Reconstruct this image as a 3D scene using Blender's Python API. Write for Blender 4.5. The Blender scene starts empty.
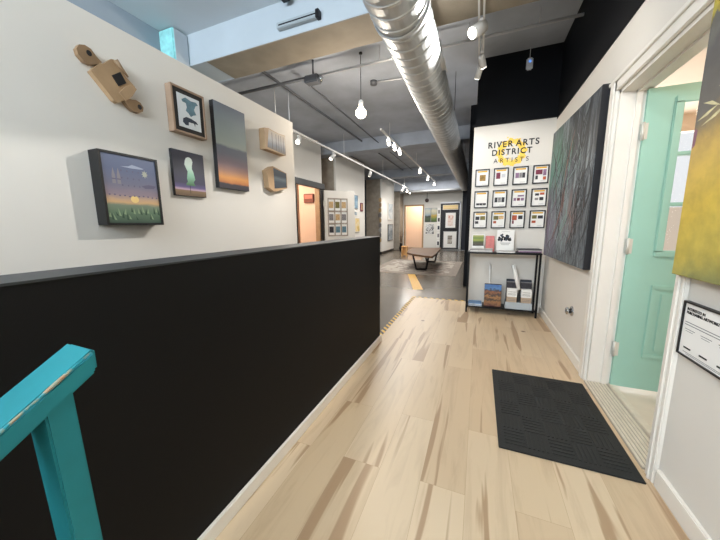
import bpy, bmesh, math, random
from mathutils import Matrix, Vector
random.seed(7)
sc = bpy.context.scene
COL = sc.collection
R = math.radians

# ------------------------------------------------------------------ camera
cd = bpy.data.cameras.new('camera')
cam = bpy.data.objects.new('camera', cd); COL.objects.link(cam)
cd.sensor_width = 36.0; cd.lens = 36.0 * 290 / 720; cd.clip_start = 0.02
rt = Vector((0.926344, 0.376562, -0.009330)); up = Vector((-0.049094, 0.145257, 0.988175)); fw = Vector((-0.373464, 0.914933, -0.153045))
cam.matrix_world = Matrix(((rt.x, up.x, -fw.x, 0), (rt.y, up.y, -fw.y, 0), (rt.z, up.z, -fw.z, 1.2), (0, 0, 0, 1)))
sc.camera = cam

# ------------------------------------------------------------------ world, exposure, big lights
w = bpy.data.worlds.new('world'); sc.world = w; w.use_nodes = True
bg = w.node_tree.nodes['Background']; bg.inputs[0].default_value = (0.92, 0.96, 1.0, 1); bg.inputs[1].default_value = 1.0
sc.view_settings.view_transform = 'Standard'; sc.view_settings.look = 'None'
sc.view_settings.gamma = 1; sc.view_settings.use_curve_mapping = False
sc.view_settings.exposure = -0.08

def light(name, kind, loc, energy, color=(1, 1, 1), size=0.1, size_y=None, aim=None, spot=None, blend=0.5):
    ld = bpy.data.lights.new(name, kind); ld.energy = energy; ld.color = color
    if kind == 'AREA':
        ld.size = size
        if size_y: ld.shape = 'RECTANGLE'; ld.size_y = size_y
    else:
        ld.shadow_soft_size = size
    if kind == 'SPOT':
        ld.spot_size = R(spot); ld.spot_blend = blend
    o = bpy.data.objects.new(name, ld); COL.objects.link(o); o.location = loc
    if aim: o.rotation_euler = (Vector(aim) - Vector(loc)).to_track_quat('-Z', 'Y').to_euler()
    return o

WARM = (1.0, 0.88, 0.74); NEUT = (1.0, 0.965, 0.92); COOL = (0.78, 0.90, 1.0)
# daylight through the high transom and the shop-front window behind the camera
light('transom_daylight', 'AREA', (-1.7, -2.35, 2.6), 290, COOL, 2.8, 1.0, aim=(-1.7, -0.6, 3.6))
light('shopfront_daylight', 'AREA', (-0.2, -2.35, 1.5), 26, (0.9, 0.96, 1.0), 1.6, 2.0, aim=(0, 3, 1.6))
# added soft area fill under the ceilings, with no fixtures of its own
light('entry_ceiling_fill', 'AREA', (-0.1, 0.6, 3.2), 14, NEUT, 1.0, 3.4, aim=(-0.1, 0.6, 0))
light('gallery_ceiling_fill', 'AREA', (-1.9, 9.0, 2.98), 150, NEUT, 1.6, 6.0, aim=(-1.9, 9.0, 0))
light('gallery_back_fill', 'AREA', (-1.9, 12.4, 2.9), 50, NEUT, 2.4, 0.6, aim=(-1.9, 13.0, 0))
# side room behind the gallery door, vestibule behind the teal door, lit room at the far end
light('side_room_lamp', 'POINT', (-4.55, 5.3, 2.3), 50, (1.0, 0.89, 0.78), 0.12)
light('vestibule_lamp', 'POINT', (1.75, 1.75, 2.1), 17, (1.0, 0.9, 0.78), 0.15)
light('porch_daylight', 'AREA', (1.75, 5.3, 1.5), 60, (0.95, 0.98, 1), 1.4, 1.8, aim=(1.6, 3.0, 1.2))
light('far_room_lamp', 'POINT', (-2.9, 14.95, 2.2), 40, (1.0, 0.87, 0.70), 0.1)

# ------------------------------------------------------------------ materials
def lin(c):
    return tuple(((x / 255) / 12.92 if x / 255 <= 0.04045 else (((x / 255) + 0.055) / 1.055) ** 2.4) for x in c)
MATS = {}
def mat(name, rgb, rough=0.6, metal=0.0, spec=0.5, emit=None, noise=None, bump=None):
    if name in MATS: return MATS[name]
    m = bpy.data.materials.new(name); m.use_nodes = True; nt = m.node_tree
    b = nt.nodes['Principled BSDF']
    c = lin(rgb) + (1,)
    b.inputs['Base Color'].default_value = c; b.inputs['Roughness'].default_value = rough
    b.inputs['Metallic'].default_value = metal; b.inputs['Specular IOR Level'].default_value = spec
    if emit:
        b.inputs['Emission Color'].default_value = lin(rgb) + (1,); b.inputs['Emission Strength'].default_value = emit
    if noise or bump:
        tc = nt.nodes.new('ShaderNodeTexCoord'); nz = nt.nodes.new('ShaderNodeTexNoise')
        nz.inputs['Scale'].default_value = (noise or bump)[0]; nz.inputs['Detail'].default_value = 5
        nt.links.new(tc.outputs['Object'], nz.inputs['Vector'])
        if noise:
            rp = nt.nodes.new('ShaderNodeValToRGB'); k = noise[1]
            rp.color_ramp.elements[0].position = 0.3; rp.color_ramp.elements[1].position = 0.7
            rp.color_ramp.elements[0].color = tuple(x * (1 - k) for x in c[:3]) + (1,)
            rp.color_ramp.elements[1].color = tuple(min(1, x * (1 + k)) for x in c[:3]) + (1,)
            nt.links.new(nz.outputs['Fac'], rp.inputs['Fac']); nt.links.new(rp.outputs['Color'], b.inputs['Base Color'])
        if bump:
            bp = nt.nodes.new('ShaderNodeBump'); bp.inputs['Strength'].default_value = bump[1]; bp.inputs['Distance'].default_value = 0.01
            nt.links.new(nz.outputs['Fac'], bp.inputs['Height']); nt.links.new(bp.outputs['Normal'], b.inputs['Normal'])
    MATS[name] = m
    return m

mat('white_wall', (222, 217, 209), 0.75, noise=(1.2, 0.03), bump=(60, 0.03))
mat('gallery_white', (226, 223, 216), 0.7, noise=(1.0, 0.03))
mat('trim_white', (234, 229, 220), 0.45, noise=(4, 0.03))
mat('black_paint', (9, 9, 10), 0.6, spec=0.2, noise=(2, 0.1), bump=(40, 0.04))
mat('navy_black_paint', (7, 10, 16), 0.7, spec=0.2, noise=(2, 0.15))
mat('cap_black', (40, 43, 47), 0.5)
mat('ceiling_grey', (172, 179, 190), 0.8, noise=(2.2, 0.14), bump=(6, 0.15))
mat('ceiling_white', (206, 212, 216), 0.8, noise=(1.5, 0.05), bump=(5, 0.12))
mat('beam_white', (180, 188, 194), 0.75, noise=(3, 0.04), bump=(5, 0.15))
mat('beam_brown', (142, 132, 116), 0.8, noise=(5, 0.12), bump=(8, 0.2))
mat('beam_grey', (166, 172, 182), 0.8, noise=(3, 0.12))
mat('pier_tan', (168, 158, 144), 0.85, noise=(7, 0.14), bump=(12, 0.3))
mat('outer_blue', (150, 160, 170), 0.8, noise=(2, 0.08))
mat('dark_wall', (38, 42, 50), 0.8, noise=(2, 0.2))
mat('peach', (240, 216, 196), 0.7)
mat('cream', (226, 208, 188), 0.7)
mat('vest_floor', (214, 204, 188), 0.5, noise=(8, 0.05))
mat('teal_paint', (30, 124, 132), 0.6, spec=0.3, noise=(9, 0.10), bump=(25, 0.08))
mat('teal_wear', (150, 150, 130), 0.7, noise=(60, 0.35))
mat('teal_post', (150, 216, 216), 0.7, noise=(14, 0.2))
mat('mint', (158, 203, 187), 0.4, noise=(3, 0.03))
mat('mint_dark', (118, 178, 160), 0.45)
mat('black_frame', (16, 16, 18), 0.45)
mat('black_metal', (20, 20, 22), 0.4, metal=0.6)
mat('dark_metal', (44, 44, 46), 0.45, metal=0.7)
mat('chrome', (190, 192, 195), 0.2, metal=1)
mat('hinge_metal', (214, 212, 202), 0.4, metal=0.2)
mat('conduit', (206, 208, 212), 0.35, metal=0.15)
mat('conduit_grey', (98, 101, 106), 0.6, metal=0.3)
mat('white_metal', (230, 229, 226), 0.4)
mat('lens_glow', (255, 244, 225), 0.3, emit=14)
mat('bulb_glow', (255, 236, 205), 0.3, emit=40)
mat('led_blue', (90, 150, 255), 0.3, emit=1.2)
mat('paper', (238, 236, 232), 0.7)
mat('paper_grey', (176, 174, 172), 0.7)
mat('ink', (22, 22, 24), 0.7)
mat('ink_grey', (120, 120, 122), 0.7)
mat('ochre', (222, 172, 60), 0.6)
mat('splash_yellow', (246, 205, 84), 0.6, noise=(12, 0.12))
mat('oak', (172, 142, 108), 0.55, noise=(9, 0.14))
mat('walnut', (92, 66, 42), 0.6, spec=0.25, noise=(9, 0.2))
mat('frame_wood', (160, 134, 112), 0.55, noise=(12, 0.1))
mat('strip_yellow', (216, 168, 72), 0.5, noise=(25, 0.12))

def newmat(name, rough=0.6):
    m = bpy.data.materials.new(name); m.use_nodes = True; nt = m.node_tree
    b = nt.nodes['Principled BSDF']; b.inputs['Roughness'].default_value = rough
    MATS[name] = m
    return m, nt, b
def N(nt, t, **kw):
    n = nt.nodes.new(t)
    for k, v in kw.items():
        if k in n.inputs: n.inputs[k].default_value = v
        else: setattr(n, k, v)
    return n
def ramp(nt, stops, interp='LINEAR'):
    r = nt.nodes.new('ShaderNodeValToRGB'); r.color_ramp.interpolation = interp
    e = r.color_ramp.elements
    while len(e) < len(stops): e.new(0.5)
    for i, (p, c) in enumerate(stops):
        e[i].position = p; e[i].color = lin(c) + (1,)
    return r

def plank_material():
    m, nt, b = newmat('plank_floor', 0.36)
    L = nt.links.new
    tc = N(nt, 'ShaderNodeTexCoord'); mp = N(nt, 'ShaderNodeMapping'); mp.inputs['Rotation'].default_value = (0, 0, R(90))
    L(tc.outputs['Object'], mp.inputs['Vector'])
    br = N(nt, 'ShaderNodeTexBrick', offset=0.37, offset_frequency=2, squash=1.0)
    br.inputs['Scale'].default_value = 1.0; br.inputs['Brick Width'].default_value = 1.22; br.inputs['Row Height'].default_value = 0.2
    br.inputs['Mortar Size'].default_value = 0.0008; br.inputs['Mortar Smooth'].default_value = 0.3; br.inputs['Bias'].default_value = 0
    br.inputs['Color1'].default_value = (0, 0, 0, 1); br.inputs['Color2'].default_value = (1, 1, 1, 1); br.inputs['Mortar'].default_value = (0.5, 0.5, 0.5, 1)
    L(mp.outputs['Vector'], br.inputs['Vector'])
    base = ramp(nt, [(0.0, (200, 175, 143)), (0.35, (209, 186, 155)), (0.7, (214, 193, 163)), (1.0, (204, 180, 147))])
    L(br.outputs['Color'], base.inputs['Fac'])
    # grain: noise stretched along the boards, shifted per board
    sx = N(nt, 'ShaderNodeVectorMath', operation='MULTIPLY'); sx.inputs[1].default_value = (16, 1.5, 1)
    L(tc.outputs['Object'], sx.inputs[0])
    ad = N(nt, 'ShaderNodeVectorMath', operation='MULTIPLY_ADD'); ad.inputs[1].default_value = (7, 13, 5)
    L(br.outputs['Color'], ad.inputs[0]); L(sx.outputs[0], ad.inputs[2])
    nz = N(nt, 'ShaderNodeTexNoise', Scale=1.0, Detail=6, Roughness=0.6, Distortion=0.8); L(ad.outputs[0], nz.inputs['Vector'])
    gr = ramp(nt, [(0.35, (150, 118, 84)), (0.5, (255, 255, 255)), (1.0, (255, 255, 255))])
    L(nz.outputs['Fac'], gr.inputs['Fac'])
    mx = N(nt, 'ShaderNodeMixRGB', blend_type='MULTIPLY'); mx.inputs['Fac'].default_value = 0.16
    L(base.outputs['Color'], mx.inputs['Color1']); L(gr.outputs['Color'], mx.inputs['Color2'])
    # dark heartwood streaks
    s2 = N(nt, 'ShaderNodeVectorMath', operation='MULTIPLY'); s2.inputs[1].default_value = (9, 0.62, 1); L(tc.outputs['Object'], s2.inputs[0])
    a2 = N(nt, 'ShaderNodeVectorMath', operation='MULTIPLY_ADD'); a2.inputs[1].default_value = (31, 17, 3); L(br.outputs['Color'], a2.inputs[0]); L(s2.outputs[0], a2.inputs[2])
    n2 = N(nt, 'ShaderNodeTexNoise', Scale=1.0, Detail=3, Roughness=0.5, Distortion=0.5); L(a2.outputs[0], n2.inputs['Vector'])
    r2 = ramp(nt, [(0.595, (0, 0, 0)), (0.63, (255, 255, 255))]); L(n2.outputs['Fac'], r2.inputs['Fac'])
    m2 = N(nt, 'ShaderNodeMixRGB'); m2.inputs['Color2'].default_value = lin((158, 126, 94)) + (1,)
    f2 = N(nt, 'ShaderNodeMath', operation='MULTIPLY'); f2.inputs[1].default_value = 0.78; L(r2.outputs['Color'], f2.inputs[0]); L(f2.outputs[0], m2.inputs['Fac'])
    L(mx.outputs['Color'], m2.inputs['Color1'])
    # knots
    vo = N(nt, 'ShaderNodeTexVoronoi', Scale=2.6); L(tc.outputs['Object'], vo.inputs['Vector'])
    rk = ramp(nt, [(0.03, (255, 255, 255)), (0.075, (0, 0, 0))]); L(vo.outputs['Distance'], rk.inputs['Fac'])
    m3 = N(nt, 'ShaderNodeMixRGB'); m3.inputs['Color2'].default_value = lin((112, 80, 54)) + (1,)
    L(rk.outputs['Color'], m3.inputs['Fac']); L(m2.outputs['Color'], m3.inputs['Color1'])
    m4 = N(nt, 'ShaderNodeMixRGB'); m4.inputs['Color2'].default_value = lin((176, 148, 116)) + (1,)
    L(br.outputs['Fac'], m4.inputs['Fac']); L(m3.outputs['Color'], m4.inputs['Color1'])
    L(m4.outputs['Color'], b.inputs['Base Color'])
plank_material()

def concrete_material():
    m, nt, b = newmat('polished_concrete', 0.4)
    L = nt.links.new
    tc = N(nt, 'ShaderNodeTexCoord')
    nz = N(nt, 'ShaderNodeTexNoise', Scale=1.3, Detail=6, Roughness=0.6); L(tc.outputs['Object'], nz.inputs['Vector'])
    r = ramp(nt, [(0.3, (106, 98, 88)), (0.7, (112, 104, 93))]); L(nz.outputs['Fac'], r.inputs['Fac']); L(r.outputs['Color'], b.inputs['Base Color'])
    r2 = ramp(nt, [(0.3, (130, 130, 130)), (0.7, (138, 138, 138))]); L(nz.outputs['Fac'], r2.inputs['Fac'])
    L(r2.outputs['Color'], b.inputs['Roughness'])
concrete_material()

def duct_material():
    m, nt, b = newmat('galvanised_duct', 0.42); b.inputs['Metallic'].default_value = 0.7
    L = nt.links.new; tc = N(nt, 'ShaderNodeTexCoord')
    nz = N(nt, 'ShaderNodeTexNoise', Scale=5, Detail=4); L(tc.outputs['Object'], nz.inputs['Vector'])
    r = ramp(nt, [(0.3, (188, 192, 194)), (0.7, (208, 211, 213))]); L(nz.outputs['Fac'], r.inputs['Fac']); L(r.outputs['Color'], b.inputs['Base Color'])
duct_material()

def mat_rug():
    m, nt, b = newmat('persian_rug', 0.95); L = nt.links.new; tc = N(nt, 'ShaderNodeTexCoord')
    vo = N(nt, 'ShaderNodeTexVoronoi', Scale=4.5); L(tc.outputs['Object'], vo.inputs['Vector'])
    nz = N(nt, 'ShaderNodeTexNoise', Scale=9, Detail=5); L(tc.outputs['Object'], nz.inputs['Vector'])
    ad = N(nt, 'ShaderNodeMath', operation='ADD'); L(vo.outputs['Distance'], ad.inputs[0]); L(nz.outputs['Fac'], ad.inputs[1])
    r = ramp(nt, [(0.55, (104, 97, 92)), (0.75, (158, 150, 141)), (0.95, (122, 106, 101)), (1.0, (176, 168, 156))]); L(ad.outputs[0], r.inputs['Fac']); L(r.outputs['Color'], b.inputs['Base Color'])
mat_rug()
mat('rug_border', (146, 136, 126), 0.95, noise=(14, 0.2))

def mat_hazard():
    m, nt, b = newmat('hazard_tape', 0.5); L = nt.links.new; tc = N(nt, 'ShaderNodeTexCoord')
    sp = N(nt, 'ShaderNodeSeparateXYZ'); L(tc.outputs['Object'], sp.inputs[0])
    a = N(nt, 'ShaderNodeMath', operation='ADD'); L(sp.outputs[0], a.inputs[0]); L(sp.outputs[1], a.inputs[1])
    mu = N(nt, 'ShaderNodeMath', operation='MULTIPLY'); mu.inputs[1].default_value = 10.5; L(a.outputs[0], mu.inputs[0])
    fr = N(nt, 'ShaderNodeMath', operation='FRACT'); L(mu.outputs[0], fr.inputs[0])
    r = ramp(nt, [(0.0, (34, 32, 28)), (0.5, (224, 180, 60))], 'CONSTANT'); L(fr.outputs[0], r.inputs['Fac']); L(r.outputs['Color'], b.inputs['Base Color'])
mat_hazard()

def gradient_art(name, h, stops, scale=6.0, warp=0.05, stretch=(1, 1, 1), rough=0.55):
    """painted canvas: bands of colour up the picture, with brush noise"""
    m, nt, b = newmat(name, rough); L = nt.links.new; tc = N(nt, 'ShaderNodeTexCoord')
    sp = N(nt, 'ShaderNodeSeparateXYZ'); L(tc.outputs['Object'], sp.inputs[0])
    mp = N(nt, 'ShaderNodeMapping'); mp.inputs['Scale'].default_value = stretch; L(tc.outputs['Object'], mp.inputs['Vector'])
    nz = N(nt, 'ShaderNodeTexNoise', Scale=scale, Detail=6, Roughness=0.65); L(mp.outputs['Vector'], nz.inputs['Vector'])
    q = N(nt, 'ShaderNodeMath', operation='DIVIDE'); q.inputs[1].default_value = h; L(sp.outputs[2], q.inputs[0])
    k = N(nt, 'ShaderNodeMath', operation='MULTIPLY_ADD'); k.inputs[1].default_value = warp; L(nz.outputs['Fac'], k.inputs[0])
    s = N(nt, 'ShaderNodeMath', operation='SUBTRACT'); s.inputs[1].default_value = warp * 0.5; L(q.outputs[0], s.inputs[0]); L(s.outputs[0], k.inputs[2])
    r = ramp(nt, stops); L(k.outputs[0], r.inputs['Fac']); L(r.outputs['Color'], b.inputs['Base Color'])
    return m

def noise_art(name, stops, scale=3.0, stretch=(1, 1, 1), distort=1.5, rough=0.5, detail=7):
    m, nt, b = newmat(name, rough); L = nt.links.new; tc = N(nt, 'ShaderNodeTexCoord')
    mp = N(nt, 'ShaderNodeMapping'); mp.inputs['Scale'].default_value = stretch; L(tc.outputs['Object'], mp.inputs['Vector'])
    nz = N(nt, 'ShaderNodeTexNoise', Scale=scale, Detail=detail, Roughness=0.62, Distortion=distort); L(mp.outputs['Vector'], nz.inputs['Vector'])
    r = ramp(nt, stops); L(nz.outputs['Fac'], r.inputs['Fac']); L(r.outputs['Color'], b.inputs['Base Color'])
    return m

def glass_material():
    m = bpy.data.materials.new('clear_glass'); m.use_nodes = True; nt = m.node_tree; nt.nodes.clear()
    o = nt.nodes.new('ShaderNodeOutputMaterial'); t = nt.nodes.new('ShaderNodeBsdfTransparent'); g = nt.nodes.new('ShaderNodeBsdfGlossy')
    g.inputs['Roughness'].default_value = 0.03; mx = nt.nodes.new('ShaderNodeMixShader'); fr = nt.nodes.new('ShaderNodeFresnel')
    nt.links.new(fr.outputs[0], mx.inputs[0]); nt.links.new(t.outputs[0], mx.inputs[1]); nt.links.new(g.outputs[0], mx.inputs[2]); nt.links.new(mx.outputs[0], o.inputs[0])
    MATS['clear_glass'] = m
glass_material()

# ------------------------------------------------------------------ mesh helpers
class MB:
    def __init__(s): s.v = []; s.f = []; s.m = []; s.names = []; s.sm = []
    def mi(s, n):
        if n not in s.names: s.names.append(n)
        return s.names.index(n)
    def add(s, vs, fs, m, smooth=False):
        k = len(s.v); i = s.mi(m); s.v += [tuple(p) for p in vs]
        for f in fs: s.f.append(tuple(k + a for a in f)); s.m.append(i); s.sm.append(smooth)
        return s
    def box(s, x0, x1, y0, y1, z0, z1, m):
        vs = [(x, y, z) for z in (z0, z1) for y in (y0, y1) for x in (x0, x1)]
        return s.add(vs, [(0, 2, 3, 1), (4, 5, 7, 6), (0, 1, 5, 4), (2, 6, 7, 3), (0, 4, 6, 2), (1, 3, 7, 5)], m)
    def bbox(s, x0, x1, y0, y1, z0, z1, m, b=0.004):
        """box with bevelled edges"""
        b = min(b, 0.4 * min(abs(x1 - x0), abs(y1 - y0), abs(z1 - z0)))
        bm = bmesh.new(); bmesh.ops.create_cube(bm, size=1)
        for v in bm.verts: v.co = Vector(((x0 + x1) / 2 + v.co.x * (x1 - x0), (y0 + y1) / 2 + v.co.y * (y1 - y0), (z0 + z1) / 2 + v.co.z * (z1 - z0)))
        bmesh.ops.bevel(bm, geom=bm.edges[:], offset=b, segments=2, affect='EDGES')
        return s.bm(bm, m)
    def bm(s, bm, m, smooth=False):
        bm.verts.index_update()
        s.add([v.co[:] for v in bm.verts], [[v.index for v in f.verts] for f in bm.faces], m, smooth); bm.free(); return s
    def tube(s, pts, r, m, n=10, cap=True, smooth=True):
        pts = [Vector(p) for p in pts]; rs = r if isinstance(r, (list, tuple)) else [r] * len(pts)
        vs = []; fs = []
        t0 = (pts[1] - pts[0]).normalized(); a = t0.cross(Vector((0, 0, 1)))
        if a.length < 1e-3: a = t0.cross(Vector((1, 0, 0)))
        a.normalize()
        for i, p in enumerate(pts):
            t = (pts[min(i + 1, len(pts) - 1)] - pts[max(i - 1, 0)]).normalized()
            a = (a - t * a.dot(t)).normalized(); b = t.cross(a)
            for j in range(n):
                q = 2 * math.pi * j / n; vs.append(p + (a * math.cos(q) + b * math.sin(q)) * rs[i])
        for i in range(len(pts) - 1):
            for j in range(n): fs.append((i * n + j, i * n + (j + 1) % n, (i + 1) * n + (j + 1) % n, (i + 1) * n + j))
        if cap: fs.append(tuple(range(n))[::-1]); fs.append(tuple((len(pts) - 1) * n + j for j in range(n)))
        return s.add(vs, fs, m, smooth)
    def prism(s, pts, y0, y1, m):
        """polygon in x,z pulled from y0 (front) to y1 (back)"""
        n = len(pts)
        vs = [(x, y0, z) for x, z in pts] + [(x, y1, z) for x, z in pts]
        return s.add(vs, [tuple(range(n)), tuple(range(2 * n - 1, n - 1, -1))] + [(i, i + n, (i + 1) % n + n, (i + 1) % n) for i in range(n)], m)
    def plan(s, pts, z0, z1, m):
        n = len(pts)
        vs = [(x, y, z0) for x, y in pts] + [(x, y, z1) for x, y in pts]
        return s.add(vs, [tuple(range(n))[::-1], tuple(range(n, 2 * n))] + [(i, (i + 1) % n, (i + 1) % n + n, i + n) for i in range(n)], m)
    def poly(s, pts, y, m):
        return s.add([(x, y, z) for x, z in pts], [tuple(range(len(pts)))], m)
    def rect(s, x0, x1, z0, z1, y, m): return s.poly([(x0, z0), (x1, z0), (x1, z1), (x0, z1)], y, m)
    def disc(s, cx, cz, rx, rz, y, m, n=16): return s.poly([(cx + rx * math.cos(2 * math.pi * i / n), cz + rz * math.sin(2 * math.pi * i / n)) for i in range(n)], y, m)
    def build(s, name, parent=None, loc=None, rz=None, kind=None):
        me = bpy.data.meshes.new(name); me.from_pydata(s.v, [], s.f)
        for n in s.names: me.materials.append(MATS[n])
        for p, i, q in zip(me.polygons, s.m, s.sm): p.material_index = i; p.use_smooth = q
        me.update()
        b = bmesh.new(); b.from_mesh(me); bmesh.ops.recalc_face_normals(b, faces=[f for f in b.faces]); b.to_mesh(me); b.free()
        o = bpy.data.objects.new(name, me); COL.objects.link(o)
        if parent: o.parent = parent
        if loc: o.location = loc
        if rz is not None: o.rotation_euler = (0, 0, rz)
        if kind: o['kind'] = kind
        return o

def tag(o, label, cat, group=None):
    o['label'] = label; o['category'] = cat
    if group: o['group'] = group
    return o
def thing(name, label, cat, loc=(0, 0, 0), rz=0, group=None):
    o = bpy.data.objects.new(name, None); COL.objects.link(o); o.empty_display_size = 0.05
    o.location = loc; o.rotation_euler = (0, 0, rz)
    return tag(o, label, cat, group)
def struct(name, mb, parent=None): return mb.build(name, parent, kind=None if parent else 'structure')
def text_part(name, body, m, parent, x, y, z, size, align='CENTER', space=1.0, depth=0.0006, sx=1.0, bold=0.0):
    cu = bpy.data.curves.new(name, 'FONT'); cu.body = body; cu.size = size; cu.align_x = align; cu.space_character = space; cu.extrude = depth; cu.offset = bold
    t = bpy.data.objects.new(name + '_tmp', cu); COL.objects.link(t)
    bpy.context.view_layer.update()
    me = bpy.data.meshes.new_from_object(t.evaluated_get(bpy.context.evaluated_depsgraph_get()))
    bpy.data.objects.remove(t); bpy.data.curves.remove(cu)
    me.materials.clear(); me.materials.append(MATS[m]); me.name = name
    for v in me.vertices: v.co = Vector((x + v.co.x * sx, y - v.co.z, z + v.co.y))
    o = bpy.data.objects.new(name, me); COL.objects.link(o); o.parent = parent
    return o

CEIL = 3.3
# ------------------------------------------------------------------ the setting
struct('floor', MB().plan([(-0.985, -2.5), (0.95, -2.5), (0.95, 4.42), (-0.1, 4.42), (-0.1, 4.76), (-0.985, 4.76)], -0.012, 0.0, 'plank_floor'))
struct('floor_gallery', MB().box(-5.3, 0.95, -2.6, 16.0, -0.06, -0.012, 'polished_concrete'))
struct('floor_vestibule', MB().box(0.98, 2.8, 0.2, 5.0, -0.06, -0.012, 'vest_floor'))
struct('ceiling', MB().box(-3.45, 0.95, -2.6, 2.6, CEIL, CEIL + 0.1, 'ceiling_white'))
struct('ceiling_gallery', MB().box(-4.6, 0.95, 2.6, 14.5, CEIL, CEIL + 0.1, 'ceiling_grey'))

# low black wall beside the aisle
hw = MB().box(-1.065, -0.905, -2.5, 2.75, 0, 1.082, 'black_paint').box(-1.068, -0.902, -2.5, 2.753, 1.082, 1.088, 'cap_black')
struct('wall_half', hw)
struct('baseboard_half', MB().bbox(-0.905, -0.888, -2.5, 2.765, 0, 0.066, 'trim_white', 0.003))
# white picture partition
struct('wall_partition', MB().box(-2.07, -1.95, -2.5, 2.86, 0, 2.315, 'white_wall'))
# outer wall of the entry bay
struct('wall_left', MB().box(-3.45, -3.32, -2.6, 3.0, 0, CEIL, 'outer_blue'))
# right wall with the doorway, white below and black above
DY0, DY1, DZ = 1.665, 2.575, 2.065
rw = MB()
rw.box(0.82, 0.95, DY1, 4.42, 0, 2.46, 'white_wall').box(0.82, 0.95, -2.5, DY0, 0, 2.46, 'white_wall').box(0.82, 0.95, DY0, DY1, DZ, 2.46, 'white_wall')
struct('wall_right', rw)
struct('wall_right_upper', MB().box(0.815, 0.95, -2.5, 4.42, 2.46, CEIL, 'navy_black_paint'))
struct('wall_sign', MB().box(-0.125, 0.95, 4.42, 4.55, 0, 2.48, 'white_wall'))
struct('wall_sign_upper', MB().box(-0.105, 0.95, 4.40, 4.55, 2.5, CEIL, 'navy_black_paint').box(-0.15, 0.82, 4.385, 4.56, 2.48, 2.505, 'navy_black_paint'))
struct('baseboard_right', MB().bbox(0.802, 0.82, 2.71, 4.42, 0, 0.09, 'trim_white', 0.004).bbox(0.802, 0.82, -2.5, 1.59, 0, 0.09, 'trim_white', 0.004))
# back wall with its windows
bw = MB()
bw.box(-3.45, 0.95, -2.62, -2.5, 0, 0.35, 'white_wall').box(-3.45, 0.95, -2.62, -2.5, 3.2, CEIL, 'white_wall').box(-3.45, -1.2, -2.62, -2.5, 0.35, 2.2, 'white_wall')
bw.box(0.8, 0.95, -2.62, -2.5, 0.35, 3.2, 'white_wall').box(-1.2, 0.8, -2.62, -2.5, 2.1, 2.2, 'white_wall').box(-3.45, -3.2, -2.62, -2.5, 2.2, 3.2, 'white_wall')
struct('wall_back', bw)
# doorway casing, jamb and threshold
dc = MB()
for y0, y1 in ((DY1, DY1 + 0.115), (DY0 - 0.065, DY0)):
    dc.bbox(0.80, 0.82, y0, y1, 0, DZ + 0.10, 'trim_white', 0.004)
    dc.bbox(0.792, 0.802, y0 + 0.02, y1 - 0.03, 0, DZ + 0.07, 'trim_white', 0.004)
dc.bbox(0.80, 0.82, DY0 - 0.065, DY1 + 0.115, DZ, DZ + 0.10, 'trim_white', 0.004).bbox(0.79, 0.80, DY0 - 0.065, DY1 + 0.115, DZ + 0.06, DZ + 0.085, 'trim_white', 0.003)
struct('trim_1', dc)
jb = MB().box(0.82, 0.985, DY1 - 0.022, DY1, 0, DZ, 'trim_white').box(0.82, 0.985, DY0, DY0 + 0.022, 0, DZ, 'trim_white').box(0.82, 0.985, DY0, DY1, DZ - 0.022, DZ, 'trim_white')
jb.box(0.90, 0.93, DY1 - 0.036, DY1 - 0.022, 0, DZ - 0.022, 'trim_white').box(0.90, 0.93, DY0 + 0.022, DY0 + 0.036, 0, DZ - 0.022, 'trim_white').box(0.90, 0.93, DY0, DY1, DZ - 0.036, DZ - 0.022, 'trim_white')
struct('trim_2', jb)
mat('aluminium', (216, 208, 192), 0.4, metal=0.1, noise=(30, 0.08))
mat('aluminium_dark', (168, 160, 146), 0.5)
th = MB().box(0.80, 0.985, DY0 + 0.022, DY1 - 0.022, 0, 0.010, 'aluminium_dark')
for i in range(7): th.bbox(0.803 + i * 0.019, 0.815 + i * 0.019, DY0 + 0.022, DY1 - 0.022, 0.004, 0.016, 'aluminium', 0.002)
th.bbox(0.945, 0.985, DY0 + 0.022, DY1 - 0.022, 0.004, 0.022, 'aluminium', 0.003)
tag(th.build('door_threshold'), 'ridged pale aluminium threshold strip in the doorway beside the black mat', 'threshold')
# vestibule behind the doorway
struct('wall_vestibule', MB().box(2.7, 2.8, 0.2, 5.0, -0.012, 2.5, 'cream').box(0.98, 2.8, 0.1, 0.2, -0.012, 2.5, 'cream').box(0.952, 0.98, 0.2, DY0 - 0.02, -0.012, 2.5, 'cream').box(0.952, 0.98, DY1 + 0.01, 5.0, -0.012, 2.5, 'cream').box(0.952, 0.98, DY0 - 0.02, DY1 + 0.01, DZ + 0.01, 2.5, 'cream').box(0.98, 1.05, 5.0, 5.1, -0.012, 2.5, 'cream').box(2.45, 2.8, 5.0, 5.1, -0.012, 2.5, 'cream').box(1.05, 2.45, 5.0, 5.1, -0.012, 0.55, 'cream').box(1.05, 2.45, 5.0, 5.1, 2.3, 2.5, 'cream'))
struct('wall_outside', MB().box(1.0, 5.0, 8.0, 8.1, -0.012, 1.5, 'cream'))
struct('ceiling_vestibule', MB().box(0.952, 2.8, 0.1, 5.1, 2.5, 2.6, 'cream'))

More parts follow.
